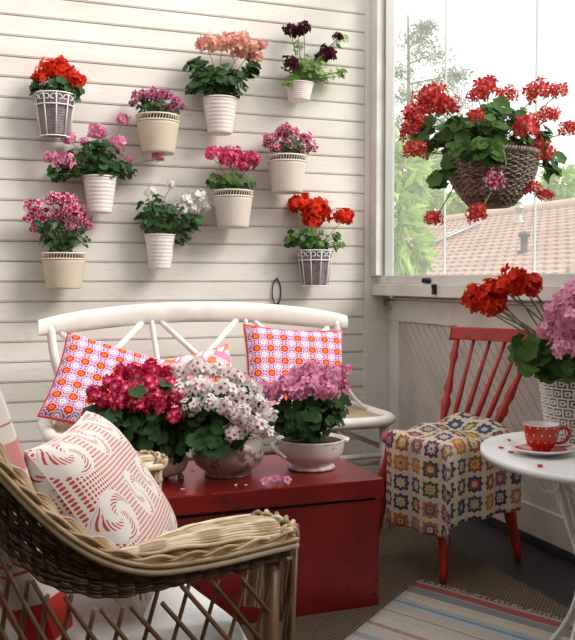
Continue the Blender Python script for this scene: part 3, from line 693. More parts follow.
# ------------------------------------------------------------------ bench
def bench():
    XL, XR, YB, YF, SH = .30, 1.575, 3.56, 3.06, .455
    t = thing('bench', 'white painted bench with arched top rail, crossed back braces and woven cane seat', 'bench', (.94, 3.3, 0))
    # top rail, gently arched and bowed
    n = 30; m = MB(); zc = .86
    def railpt(f_):
        x = XL-.05+(XR+.02-XL+.05)*f_; s = 4*f_*(1-f_); return Vector((x, YB-.0+.06*s, .812+.055*s))
    ring = []
    for i in range(n+1):
        p = railpt(i/n); hw = .044-.012*abs(2*i/n-1)**6
        b = len(m.v)
        for k in range(12):
            a = 2*PI*k/12; m.v.append(p+Vector((0, .017*cos(a), hw*sin(a))))
        if i:
            for k in range(12): l = (k+1) % 12; m.face((b-12+k, b-12+l, b+l, b+k))
    m.face(list(range(12))); m.face([n*13-n+k for k in range(12)] if False else [12*n+k for k in range(12)])
    m.build('top_rail', M['bench'], t)
    zs = SH
    posts = [0.035, .345, .655, .965]
    for i, f_ in enumerate(posts):
        top = railpt(f_); m = MB(); foot = Vector((XL+.03+(XR-XL-.05)*f_, YB-.05, zs-.01))
        rr = .018 if i in (0, 3) else .012
        pts = [top-Vector((0,0,.02)), top.lerp(foot,.4)+Vector(((-.012 if i == 0 else .012 if i == 3 else 0), .01, 0)), foot]
        if i in (0, 3): pts = [top-Vector((0,0,.0)), pts[1], foot, Vector((foot.x, YB-.03, .2)), Vector((foot.x, YB+.02, 0))]
        m.tube(smoothpath(pts, 6), rr, 10); m.build('back_post' if i in (0,3) else 'back_upright', M['bench'], t)
    for i in range(3):
        a, b = posts[i], posts[i+1]
        for s in (0, 1):
            p = railpt(a+.03 if not s else b-.03)-Vector((0,.004*s,.035)); q = Vector((railpt(b-.02 if not s else a+.02).x, YB-.04-.012*s, zs+.04))
            m = MB(); m.tube([p, p.lerp(q,.5)+Vector((0,.008*(1-2*s),0)), q], .0125, 8); m.build('cross_brace', M['bench'], t)
    m = MB(); m.tube([(XL+.05,YB-.045,zs+.035),(XR-.04,YB-.045,zs+.035)], .014, 8); m.build('back_lower_rail', M['bench'], t)
    # seat frame: rounded rectangle
    def rr_path(z, inset):
        r_ = .12; x0, x1, y0, y1 = XL-.04+inset, XR+.03-inset, YF+inset, YB-.03-inset; out = []
        for (cx, cy, a0) in ((x1-r_, y0+r_, -PI/2), (x1-r_*.5, y1-r_*.5, 0), (x0+r_*.5, y1-r_*.5, PI/2), (x0+r_, y0+r_, PI)):
            rr = r_ if cy < 3.25 else r_*.5
            for k in range(9): a = a0+PI/2*k/8; out.append(Vector((cx+rr*cos(a), cy+rr*sin(a), z)))
        return out
    m = MB(); m.tube(rr_path(SH-.016, 0), .026, 12, closed=True, flat=.9); m.build('seat_frame', M['bench'], t)
    m = MB(); pts = rr_path(SH-.010, .012); b = len(m.v); m.v += pts; m.face(list(range(b, b+len(pts))), 0, False); m.v += [p-Vector((0,0,.012)) for p in pts]; m.face(list(range(b+2*len(pts)-1, b+len(pts)-1, -1)), 0, False)
    m.build('seat', M['cane'], t)
    for x in (XL+.02, XR-.025):
        m = MB(); m.tube([(x,YF+.03,SH-.02),(x,YF+.025,.22),(x+(.01 if x>1 else -.01),YF+.01,0)], [.02,.017,.013], 10); m.build('leg', M['bench'], t)
        m = MB(); m.tube([(x,YF+.03,.33),(x,YB-.05,.33)], .011, 8); m.build('stretcher', M['bench'], t)
        m = MB(); m.tube(smoothpath([(x,YF+.03,.27),(x-.12*(1 if x>1 else -1),3.3,.235),(x,YB-.05,.27)]), .010, 8); m.build('stretcher', M['bench'], t)
        s = 1 if x > 1 else -1
        m = MB(); m.tube(smoothpath([(x+.0*s,YB-.02,.60),(x+.025*s,YB-.10,.50),(x+.03*s,YB-.24,SH)]), .007, 8); m.build('arm_brace', M['bench'], t)
    m = MB(); m.tube([(XL+.02,YF+.03,.30),(XR-.025,YF+.03,.30)], .012, 8); m.build('stretcher', M['bench'], t)
    m = MB(); m.tube([(XL+.02,YB-.05,.25),(XR-.025,YB-.05,.25)], .012, 8); m.build('stretcher', M['bench'], t)
bench()

# ------------------------------------------------------------------ red chest and what stands on it
CX0, CX1, CY0, CY1, CH = .12, 1.178, 2.345, 2.80, .397
t = thing('blanket_chest', 'dark red painted wooden chest with a lid, used as a flower table before the bench', 'chest', ((CX0+CX1)/2, (CY0+CY1)/2, 0))
m = MB(); m.box((CX0+.010,CY0+.010,0),(CX1-.010,CY1-.010,CH-.066)); m.build('body', M['red_chest'], t, bevel=.003)
m = MB(); m.box((CX0,CY0,CH-.058),(CX1,CY1,CH)); m.build('lid', M['red_chest'], t, bevel=.004)
m = MB(); m.box((CX0+.022,CY0+.022,CH-.068),(CX1-.02,CY1-.02,CH-.056)); m.build('lid_gap_shade', M['gap_shade'], t)  # dark slab paints the shade between lid and body
for x in (CX0+.25, CX1-.25):
    m = MB(); m.box((x-.03,CY1,CH-.09),(x+.03,CY1+.004,CH-.03)); m.build('hinge', M['black'], t)
def vess_mat(name, base, spot, thr, sc, metal=0, rough=.25):
    m_ = Mat(name, base, rough, metal); n = m_.noise(sc, 3); n2 = m_.noise(sc*5, 3); x, y, z = m_.pos()
    m_.col(m_.mix((n > thr)*(n2 > .5)*.85, base, spot)); return m_.m
M['lustre'] = vess_mat('rose_lustre_ceramic', (.50,.43,.38), (.22,.10,.09), .52, 9, .1, .3)
M['tureen'] = vess_mat('white_china_sprigs', (.84,.80,.76), (.62,.25,.28), .68, 12)
# right tureen
def tureen():
    c = atZ(311, 468, CH); c.z = CH+.0005
    t = thing('potted_geranium', 'lilac pink geranium in wide white china tureen with a curved handle, right on the chest', 'potted plant', c, 'flower pots on the red chest')
    R = .107; m = MB()
    m.lathe([(R*.62,0),(R*.72,.004),(R*.66,.014),(R*.60,.018),(R*.82,.032),(R*.97,.055),(R*1.0,.085),(R*1.03,.094),(R*1.05,.098),(R*.99,.098),(R*.95,.088),(0,.085)], 56, c, wob=lambda a, j: 1+(.02*sin(a*12) if j in (0,1,2,8) else 0))
    b = m.build('pot', M['tureen'], t)
    hd = MB(); dd = Rv*-1*.9-Fv*.45; dd.z = 0; dd.normalize(); e = c+dd*R*.98+Vector((0,0,.085))
    sd = Vector((-dd.y, dd.x, 0))
    hd.tube(smoothpath([e-sd*.035, e+dd*.022-sd*.02+Vector((0,0,-.004)), e+dd*.026+sd*.01+Vector((0,0,-.014)), e+dd*.008+sd*.045+Vector((0,0,-.036))]), [.006+.003*sin(i/24*PI) for i in range(25)], 8); hd.build('handle', M['tureen'], b)
    h2 = MB(); e = c-dd*R*.98+Vector((0,0,.085)); h2.tube(smoothpath([e-sd*.035, e-dd*.022-sd*.015, e-dd*.022+sd*.015, e+sd*.035]), .007, 8); h2.build('handle', M['tureen'], b)
    s = MB(); s.lathe([(0,.091),(R*.93,.089)], 30, c); s.build('soil', M['soil'], b)
    q = lambda x, y, o=0: atD(x, y, 2.72+o); pr = 2.72/FPX
    heads = [(q(x,y,o), r_*pr) for x,y,r_,o in ((272,393,11,-.03),(286,386,12,-.05),(300,377,12,.02),(314,372,12,0),(329,378,12,0),(340,386,10,.02),(313,388,12,-.06),(328,392,10,-.06),(345,371,8,.03),(298,393,10,-.07),(262,390,9,0))]
    Ls = [(q(305,415), (34*pr,.10,22*pr), 130), (q(332,408), (16*pr,.07,20*pr), 36), (q(285,422), (18*pr,.08,16*pr), 36)]
    plant(None,None,None, c+Vector((0,0,.1)), R*.95, Ls, heads, 'lilac', root=t, seed=41, leafR=.023, n_head=26, rootr=.05)
tureen()
def middle():
    c = atZ(228, 474, CH); c.z = CH+.0005
    t = thing('potted_geranium', 'white geranium with magenta centres in bulbous rose lustre bowl, middle of the chest', 'potted plant', c, 'flower pots on the red chest')
    R = .114; m = MB()
    m.lathe([(R*.60,0),(R*.66,.004),(R*.60,.012),(R*.66,.016),(R*.88,.035),(R*.99,.06),(R*1.0,.075),(R*.93,.098),(R*.82,.114),(R*.84,.122),(R*.90,.127),(R*.86,.128),(R*.78,.118),(0,.112)], 56, c, wob=lambda a, j: 1+(.02*sin(a*14) if j in (0,1,10,11) else 0))
    b = m.build('pot', M['lustre'], t); s = MB(); s.lathe([(0,.119),(R*.78,.117)], 30, c); s.build('soil', M['soil'], b)
    q = lambda x, y, o=0: atD(x, y, 2.58+o); pr = 2.58/FPX
    heads = [(q(x,y,o), r_*pr) for x,y,r_,o in ((178,374,11,.05),(196,369,11,.04),(216,371,11,.04),(236,378,11,.04),(182,392,12,0),(202,388,12,-.02),(222,391,13,-.03),(242,396,12,-.02),(258,404,10,0),(193,407,11,-.05),(240,414,12,-.07),(256,425,11,-.07),(235,432,10,-.08),(268,415,10,-.02),(225,408,11,-.08),(170,386,9,.02),(209,403,10,-.08),(266,433,8,-.05),(251,389,9,.04))]
    Ls = [(q(215,430), (44*pr,.11,22*pr), 120), (q(220,405), (44*pr,.09,18*pr), 70), (q(205,445,-.10), (18*pr,.04,9*pr), 9), (q(175,440), (22*pr,.09,16*pr), 30)]
    plant(None,None,None, c+Vector((0,0,.13)), R*.7, Ls, heads, 'whitemag', root=t, seed=42, leafR=.027, n_head=22, fs=.52, rootr=.05)
middle()
def leftpot():
    c = atZ(161, 478, CH); c.z = CH+.0005
    t = thing('potted_geranium', 'raspberry red geranium in small footed white china pot, left on the chest', 'potted plant', c, 'flower pots on the red chest')
    R = .085; m = MB()
    for k in range(4): a = PI/4+k*PI/2+.3; m.tube([c+Vector((R*.75*cos(a),R*.75*sin(a),0)), c+Vector((R*.68*cos(a),R*.68*sin(a),.018)), c+Vector((R*.7*cos(a),R*.7*sin(a),.03))], [.011,.008,.012], 8)
    m.lathe([(R*.62,.012),(R*.85,.024),(R*.98,.045),(R*.96,.065),(R*.85,.078),(R*.95,.092),(R*.90,.093),(R*.8,.08),(0,.078)], 48, c)
    b = m.build('pot', M['tureen'], t); s = MB(); s.lathe([(0,.084),(R*.8,.082)], 30, c); s.build('soil', M['soil'], b)
    q = lambda x, y, o=0: atD(x, y, 2.58+o); pr = 2.58/FPX
    heads = [(q(x,y,o), r_*pr) for x,y,r_,o in ((112,384,12,0),(96,394,11,0),(106,401,10,-.03),(136,374,13,.03),(150,371,12,.04),(128,392,13,-.02),(148,388,13,-.02),(156,403,12,-.05),(166,384,11,.02),(98,424,9,-.03),(174,398,10,-.03),(176,416,9,-.06),(138,405,10,-.06),(120,404,9,-.06),(122,372,8,.03),(168,372,8,.04))]
    Ls = [(q(138,425), (40*pr,.11,28*pr), 150), (q(110,420), (22*pr,.09,24*pr), 50), (q(150,395), (30*pr,.08,18*pr), 50), (q(165,450), (18*pr,.07,10*pr), 20)]
    plant(None,None,None, c+Vector((0,0,.095)), R*.9, Ls, heads, 'raspberry', root=t, seed=43, leafR=.026, n_head=26, rootr=.04)
leftpot()
# fallen flowers and petals
rr = random.Random(9)
for (px, py, lab) in ((265,482,'leftmost of the three loose pink blossoms lying on the red chest'),(275,480,'middle one of the three loose pink blossoms lying on the red chest'),(286,481,'rightmost of the three loose pink blossoms lying on the red chest')):
    m = MB(); c = atZ(px, py, CH+.01)
    for k in range(4): floret(m, c+Vector((rr.uniform(-.008,.008), rr.uniform(-.006,.006), rr.uniform(-.002,.004))), Vector((rr.uniform(-.6,.6), rr.uniform(-.9,0), .8)), .014, rr)
    zmin = min(v.z for v in m.v)
    for v in m.v: v.z += CH+.0005-zmin
    solo(m, 'fallen_blossom', P['lilac'], lab, 'blossom', 'loose pink blossoms on the chest')
def fallen(px, py, Z, R, mat, label, group):
    c = atZ(px, py, Z); m = MB(); a = rr.uniform(0, 6); d = Vector((cos(a), sin(a), 0)); s = Vector((-d.y, d.x, 0))
    m.grid(lambda u, v: c+d*R*(u*2-1)*(1)+s*R*.75*(v*2-1)*math.sqrt(max(.02,1-(2*u-1)**2*.95))+Vector((0,0,.0008+R*.35*(2*v-1)**2+R*.15*(2*u-1)**2)), 6, 6)
    return solo(m, 'fallen_petal', mat, label, 'petal', group)
for px, py, lab in ((193,470,'pale petal lying on the chest left of the lustre bowl'),(183,490,'pale petal lying near the front left of the chest top'),(236,486,'left one of two pale petals before the lustre bowl'),(246,486,'right one of two pale petals before the lustre bowl')):
    fallen(px, py, CH, .007, P['white'], lab, 'pale petals fallen on the chest')

# ------------------------------------------------------------------ red chair
def chair():
    C_ = Vector((1.578, 2.672, 0)); fd = Vector((-.957, -.287, 0)).normalized(); rd = Vector((fd.y, -fd.x, 0))  # rd: to the chair's ... far side
    if rd.y < 0: rd = -rd
    t = thing('spindle_chair', 'red painted spindle-back wooden chair below the window', 'chair', C_)
    W = lambda f_, s, z: C_+fd*f_+rd*s+Vector((0,0,z))
    SH = .45; m = MB(); pts = []
    for k in range(40):
        a = 2*PI*k/40; ca, sa = cos(a), sin(a); e = .55
        x = (abs(ca)**e)*(1 if ca > 0 else -1)*.19; y = (abs(sa)**e)*(1 if sa > 0 else -1)*(.19 if x > 0 else .185-.15*(-x))
        pts.append((x, y))
    for z, sc in ((SH-.036,.93),(SH-.028,.985),(SH-.010,1.0),(SH-.002,.98),(SH,.95)):
        for x, y in pts: m.v.append(W(x*sc, y*sc, z))
    for j in range(4):
        for k in range(40): l = (k+1) % 40; m.face((j*40+k, j*40+l, (j+1)*40+l, (j+1)*40+k))
    m.face(list(range(40))[::-1], 0, False); m.face(list(range(160, 200)), 0, False); m.build('seat', M['red_chair'], t)
    turned = [1,.9,.85,1.1,1.45,1.3,.8,1.25,1.3,1.1,1.0,.95,.8,.7]
    legs = {}
    for f_ in (1, -1):
        for s in (1, -1):
            a = W(f_*.135, s*.13, SH-.02); b = W(f_*.185+(.0 if f_ > 0 else -.02), s*.175, 0); n = len(turned)-1
            m = MB(); m.tube([b.lerp(a, i/n) for i in range(n+1)][::-1], [.0175*x for x in turned], 12); m.build('leg', M['red_chair'], t); legs[(f_, s)] = (a, b)
    mid = []
    for s in (1, -1):
        a = legs[(1,s)][0].lerp(legs[(1,s)][1],.55); b = legs[(-1,s)][0].lerp(legs[(-1,s)][1],.55); m = MB(); m.tube([a, a.lerp(b,.5), b], [.008,.012,.008], 8); m.build('stretcher', M['red_chair'], t); mid.append(a.lerp(b,.5))
    m = MB(); m.tube([mid[0], mid[0].lerp(mid[1],.5), mid[1]], [.008,.012,.008], 8); m.build('stretcher', M['red_chair'], t)
    # backrest: rail, two turned posts and four spindles
    def railp(f_): s = -.197+.40*f_; return W(-.268-.03*(1-(2*f_-1)**2), s, .797)
    def rail():
        m = MB(); n = 16
        for i in range(n+1):
            p = railp(i/n); b = len(m.v); hz = .0245 ; lean = fd*-.007
            for (o, z) in ((.011,-hz),(.011,hz),(-.011,hz),(-.011,-hz)): m.v.append(p+fd*o+Vector((0,0,z))+lean*(z/hz))
            if i:
                for k in range(4): l = (k+1) % 4; m.face((b-4+k, b-4+l, b+l, b+k), 0, False)
        m.face((0,1,2,3),0,False); m.face([4*n+3-k for k in range(4)],0,False); return m
    rail().build('top_rail', M['red_chair'], t, bevel=.004)
    tp = [.7,.8,1.0,1.25,1.6,.9,1.35,1.15,.9,.8,.9,1.35,1.0,.95,.85]
    for i in range(6):
        f_ = .045+.91*i/5; top = railp(f_)+Vector((0,0,-.018)); s0 = (-.115+.235*i/5); bot = W(-.130, s0+.012, SH-.01); n = len(tp)-1; m = MB()
        if i in (0, 5): m.tube([bot.lerp(top, k/n) for k in range(n+1)], [.0125*x for x in tp], 10); m.build('back_post', M['red_chair'], t)
        else: m.tube([bot, bot.lerp(top,.35), bot.lerp(top,.6), top], [.008,.0105,.008,.006], 8); m.build('spindle', M['red_chair'], t)
    return W, SH
W, SH = chair()
def f():
    m_ = Mat('granny_square_crochet', (.8,.7,.55), .95); u, v = m_.uv(); p = .068; u = u/p; v = v/p
    iu, iv = u.floor(), v.floor(); a, b = u.frac()-.5, v.frac()-.5; ch = a.abs().max(b.abs()); r = hyp(a, b)*.55+ch*.45; th = b.atan2(a)
    k1 = m_.rand(m_.vec(iu, iv, 1.0)); k2 = m_.rand(m_.vec(iu, iv, 5.0)); k3 = m_.rand(m_.vec(iu, iv, 9.0))
    pal = [(0,(.02,.03,.16)),(.17,(.42,.06,.03)),(.32,(.30,.13,.30)),(.46,(.03,.10,.07)),(.56,(.60,.18,.05)),(.70,(.10,.02,.06)),(.82,(.02,.03,.16))]
    pal2 = [(0,(.72,.50,.10)),(.25,(.55,.10,.06)),(.45,(.62,.42,.55)),(.62,(.06,.10,.40)),(.8,(.75,.62,.35))]
    c = (.80,.70,.53); col = m_.mix(ch > .5, c, c)
    star = (th*8).cos()*.045
    col = m_.mix(r < star+.40, col, m_.ramp(k1, pal, True)); col = m_.mix(r < star*.8+.235, col, m_.ramp(k2, pal2, True)); col = m_.mix(r < .14, col, m_.ramp(k3, [(0,(.80,.62,.18)),(.4,(.78,.68,.5)),(.7,(.75,.3,.1))], True)); col = m_.mix(r < .06, col, m_.ramp(k1, pal2, True))
    n = m_.noise(260, 2); col = m_.mix(n*.35, col, (.25,.18,.12)); m_.col(col); m_.bump((r*70).sin()*.5+n, .8, .004); return m_.m
M['granny'] = f()
def blanket():
    # cloth lying on the seat and falling over the front and the near side
    m = MB(); NU, NV = 70, 60; top = SH+.012
    # u runs back->front then down; v runs far->near then down the side
    def fn(u, v):
        s = u*.66; w_ = v*.545
        fb = -.15; seat_f = .195; edge = .015
        x = fb+s; d1 = 0
        if x > seat_f: d1 = x-seat_f; x = seat_f+edge*(1-math.exp(-d1/edge))
        y0 = .075; y = y0-w_; d2 = 0
        if y < -.20: d2 = -.20-y; y = -.20-edge*(1-math.exp(-d2/edge))
        z = top-max(0,max(d1,d2)-edge*.6)*.985
        both = min(d1, d2)
        if both > 0: x += both*.22; y -= both*.22
        fold = .010*sin(y*48+1)*min(1,d1/.08)+.010*sin(x*40)*min(1,d2/.08)
        p = W(x+fold*(1 if d1 > 0 else 0), y-(fold if d2 > 0 else 0), z)
        if d1 == 0 and d2 == 0:
            bump_ = .010+.008*sin(x*30+y*12)+.006*sin(y*42)+.035*math.exp(-((x+.11)**2/.004+(y-.0)**2/.02)); p.z += max(.0, bump_)
        return p
    m.grid(fn, NU, NV, 0, lambda u, v: (u*.66+.004, v*.545+.02))
    o = solo(m, 'crochet_blanket', M['granny'], 'multicoloured granny square crochet blanket draped over the red chair seat', 'blanket')
    sd = o.modifiers.new('thick', 'SOLIDIFY'); sd.thickness = .006; sd.offset = 1
blanket()

# ------------------------------------------------------------------ white table
TC = Vector((1.352, 1.625, 0)); TH, TR = .60, .247
def oval(x, y):
    a, b = x*Rv.x+y*Rv.y, x*Rv.y*-1+y*Rv.x; b *= 1.22
    return TC.x+a*Rv.x-b*Rv.y, TC.y+a*Rv.y+b*Rv.x
def table():
    t = thing('garden_table', 'small round white metal garden table with scrolled legs', 'table', TC)
    m = MB(); m.lathe([(0,TH-.012),(TR-.004,TH-.012),(TR,TH-.016),(TR+.002,TH-.008),(TR+.001,TH-.001),(TR-.003,TH),(0,TH)], 90, TC); 
    for v in m.v: q = (v-TC); v.x, v.y = oval(q.x, q.y)
    m.build('table_top', M['metal_white'], t)
    m = MB(); m.tube([TC+Vector((.17*cos(a),.17*sin(a),TH-.019)) for a in [2*PI*k/48 for k in range(48)]], .006, 8, closed=True); m.build('ring', M['metal_white'], t)
    p0 = atZ(541, 482, TH-.045)
    a0 = math.atan2(-.4, -.75)
    for k in range(3):
        a = a0+2*PI*k/3; d = Vector((cos(a), sin(a), 0)); s = Vector((-d.y, d.x, 0)); m = MB()
        for o in (-.009, .009):
            m.tube(smoothpath([TC+d*.165+s*o+Vector((0,0,TH-.02)), TC+d*.10+s*o+Vector((0,0,TH-.14)), TC+d*.03+s*o*.6+Vector((0,0,TH*.55)), TC+d*.06+s*o*.6+Vector((0,0,TH*.32)), TC+d*.21+s*o+Vector((0,0,.008))], 8), .0065, 8)
        lg = m.build('leg', M['metal_white'], t); sc = MB()
        for sg in (-1, 1):
            pts = []
            for j in range(22):
                th = j/21*2.6*PI/1.5; rr_ = .030*(1-j/30); pts.append(TC+d*.155+s*(sg*(.004+.030))+s*(-sg*rr_*cos(th))+Vector((0,0,TH-.045-rr_*sin(th))))
            sc.tube(pts, .0042, 6)
        sc.build('scroll', M['metal_white'], lg)
table()
def polka():
    m_ = Mat('red_polka_glaze', (.55,.03,.012), .18); u, v = m_.uv(); U_ = u*13; V_ = v/.0165; row = (V_*.5).frac() > .5
    U_ = U_+(V_.floor()*.5); a = U_.frac()-.5; b = V_.frac()-.5; m_.col(m_.mix(hyp(a*1.15, b) < .115, (.56,.035,.012), (.88,.82,.78))); return m_.m
M['polka'] = polka(); M['china'] = Mat('white_china', (.84,.80,.76), .2).m; M['red_glaze'] = Mat('red_glaze', (.50,.025,.012), .18).m
M['chrome'] = Mat('polished_steel', (.75,.75,.75), .15, 1).m
cc = atZ(541, 454, TH); cc.z = TH+.0005
m = MB(); m.lathe([(.034,0),(.036,.003),(.052,.007),(.070,.014),(.072,.0145),(.074,.017)], 56, cc, 1, cap1=False); m.lathe([(.074,.017),(.073,.0185),(.058,.0125)], 56, cc, 1, cap0=False, cap1=False); m.lathe([(.058,.0125),(.050,.0095),(.034,.006),(0,.006)], 56, cc, 0, cap0=False)
solo(m, 'saucer', [M['red_glaze'], M['china']], 'red saucer with white rim under the polka dot cup on the white table', 'saucer')
c2 = cc+Vector((0,0,.0068)); t = thing('teacup', 'red teacup with white polka dots and a white inside on the white table', 'cup', c2)
R = .0405; m = MB(); m.lathe([(.020,0),(.022,.003),(.021,.006),(.028,.011),(.0345,.022),(.038,.040),(R,.062)], 60, c2, 0, cap1=False)
cu = m.build('cup_body', M['polka'], t)
m = MB(); m.lathe([(R,.062),(R-.0006,.0635),(R-.0024,.062),(.0355,.040),(.031,.020),(.02,.010),(0,.009)], 60, c2, cap0=False); m.build('cup_inside', M['china'], t)
hd = (Rv*.95+Fv*-.2); hd.z = 0; hd.normalize(); m = MB()
m.tube(smoothpath([c2+hd*.039+Vector((0,0,.052)), c2+hd*.054+Vector((0,0,.056)), c2+hd*.062+Vector((0,0,.042)), c2+hd*.052+Vector((0,0,.024)), c2+hd*.033+Vector((0,0,.018))]), .0038, 8); m.build('handle', M['red_glaze'], t)
m = MB(); a = cc+Rv*.052-Fv*.015+Vector((0,0,.019)); b = a+Rv*.03-Fv*.05+Vector((0,0,.008))
m.tube([a-Rv*.02+Fv*.03-Vector((0,0,.003)), a, b], [.003,.0018,.0028], 8); m.lathe([(0,-.001),(.010,.0005),(.0115,.003),(.010,.0022),(0,.0)], 16, b+(b-a)*.12)
solo(m, 'teaspoon', M['chrome'], 'small steel teaspoon resting on the red saucer', 'spoon')
for px, py, r_, lab in ((507,433,.008,'red petal on the white table, farthest back behind the saucer'),(509,441,.009,'red petal on the white table, just left of the saucer rim'),(501,448.5,.009,'red petal nearest the left rim of the white table'),(511,453,.009,'red petal on the table touching the left of the saucer'),(540,467,.011,'red petal at the front edge of the table before the cup')):
    fallen(px, py, TH, r_*.8, P['red'], lab, 'red petals fallen on the table')
def f():
    m_ = Mat('white_fretwork', (.84,.82,.80), .35); u, v = m_.uv(); p = .0235; U_ = u*22; V_ = v/p
    U_ = U_+(V_.floor()*.5)
    a = (U_.frac()-.5).abs(); b = (V_.frac()-.5).abs(); ch = a.max(b); hole = (ch < .42)*(ch > .26)*(((U_.frac() > .62)*(b < .07))*-1+1)+(ch < .12)
    tr = m_.new('ShaderNodeBsdfTransparent'); mx = m_.new('ShaderNodeMixShader'); m_.link(hole.min(1), mx.inputs[0]); m_.link(m_.b.outputs[0], mx.inputs[1]); m_.link(tr.outputs[0], mx.inputs[2]); m_.link(mx.outputs[0], m_.out.inputs[0]); return m_.m
def tablepot():
    c = Vector((1.412, 1.735, TH+.0005)); t = thing('potted_geranium', 'arching red and large pink geraniums in white openwork pot on the white table', 'potted plant', c)
    rt, rb, h = .104, .082, .180; o = MB(); n = 10
    o.lathe([(rb+(rt-rb)*i/n, .006+(h-.010)*i/n) for i in range(n+1)][0:], 80, c); o.f = o.f[:-2]; o.mi = o.mi[:-2]; o.sm = o.sm[:-2]; o.uvs = o.uvs[:-2]
    pp = o.build('openwork_pot', f(), t)
    sd = pp.modifiers.new('thick', 'SOLIDIFY'); sd.thickness = .003; sd.offset = 0
    i_ = MB()
    for r_, z in ((rt+.001, h-.002), (rb+.002, .005)): i_.tube([c+Vector((r_*cos(a), r_*sin(a), z)) for a in [2*PI*k/64 for k in range(64)]], .005, 8, closed=True)
    i_.build('pot_rim', M['china'], pp)
    q_ = MB(); q_.lathe([(rb-.012,.002),(rb-.008,.004),(rt-.014,h-.012),(0,h-.016)], 40, c); q_.build('inner_pot', M['pot_grey'], pp)
    q = lambda x, y, o=0: atD(x, y, 2.03+o); pr = 2.03/FPX
    red = [(480,303,14,-.02),(474,292,9,-.02),(494,292,14,0),(489,308,11,-.03),(512,283,15,0),(526,286,14,.02),(505,288,12,-.02),(519,277,10,.0),(497,305,9,-.02),(533,281,8,.02)]
    plant(None,None,None, c+Vector((0,0,h)), rt*.9, [(q(560,362),(34*pr,.08,18*pr),64),(q(533,352),(18*pr,.06,16*pr),24),(q(590,350),(26*pr,.08,22*pr),40)], [(q(x,y,o),r_*pr) for x,y,r_,o in red], 'red', root=t, seed=51, leafR=.025, n_head=32, fs=.5, leafmat='leaf_mid', rootr=.05)
    for k, (x,y,r_,o) in enumerate(((566,325,22,-.04),(550,330,14,-.05),(571,300,15,-.02),(557,312,13,-.05),(562,347,12,-.08),(588,318,22,0),(575,288,10,0),(585,345,16,-.04))):
        h_ = MB(); head(h_, q(x,y,o), r_*pr, random.Random(70+k), 34, .42); h_.build('flower_head', P['rose'], t, label='large light pink flower head')
        s = MB(); s.tube(smoothpath([c+Vector((0,0,h)), q(x,y,o).lerp(c+Vector((0,0,h)),.5)+Vector((0,0,.01)), q(x,y,o)]), .002, 5); s.build('stem', M['stem'], t)
tablepot()

# ------------------------------------------------------------------ rag rug
def f():
    m_ = Mat('striped_rag_weave', (.7,.6,.5), .95); u, v = m_.uv()
    st = [(0,(.50,.42,.33)),(.012,(.36,.02,.015)),(.052,(.42,.38,.33)),(.062,(.22,.24,.27)),(.105,(.66,.58,.46)),(.135,(.72,.62,.50)),(.165,(.42,.50,.60)),(.19,(.12,.30,.36)),(.2,(.56,.60,.64)),(.235,(.70,.60,.46)),(.262,(.74,.66,.56)),(.275,(.40,.32,.18)),(.282,(.72,.66,.58)),(.33,(.78,.72,.65)),(.38,(.60,.28,.24)),(.40,(.78,.70,.62)),(.47,(.45,.50,.55)),(.50,(.78,.70,.60)),(.58,(.62,.40,.35)),(.61,(.76,.70,.62))]
    n = m_.noise(60, 3); w_ = u+n*.006-.003
    c = m_.ramp(w_, st, True); 
    n2 = m_.noise(220, 3, (1,1,1)); wv = (u*2*PI/.008).sin()*(v*2*PI/.010).sin()
    c = m_.mix(n2*.5, c, (.30,.25,.22)); m_.col(c); m_.bump(wv*.5+n2, .9, .006); return m_.m
rg = MB(); K = Vector((1.372, 2.485, 0)); e1 = Vector((.466,-.885,0)); e2 = Vector((-.77,-.64,0)).normalized()
rg.grid(lambda u, v: K+e1*(v*.78)+e2*(u*1.3)+Vector((0,0,.009+.0015*sin(u*40)*sin(v*9))), 60, 30, 0, lambda u, v: (u*1.3, v*.78))
o = rg.build('rag_rug', f(), loc=K); tag(o, 'striped woven rag rug with a fringed end on the floor before the red chair', 'rug')
sd = o.modifiers.new('thick', 'SOLIDIFY'); sd.thickness = .008; sd.offset = -1
fg = MB(); r = random.Random(3)
for k in range(95):
    p = K+e1*(.78*(k+.5)/95)+Vector((0,0,.006)); d = -e2*r.uniform(.02,.04)+e1*r.uniform(-.015,.015)
    fg.tube([p, p+d*.5+Vector((0,0,.003)), p+d-Vector((0,0,.002))], [.0016,.0014,.0008], 4)
q = fg.build('fringe', Mat('cream_fringe', (.45,.38,.30), .95).m, loc=K); q.parent = o; q.location = (0,0,0)

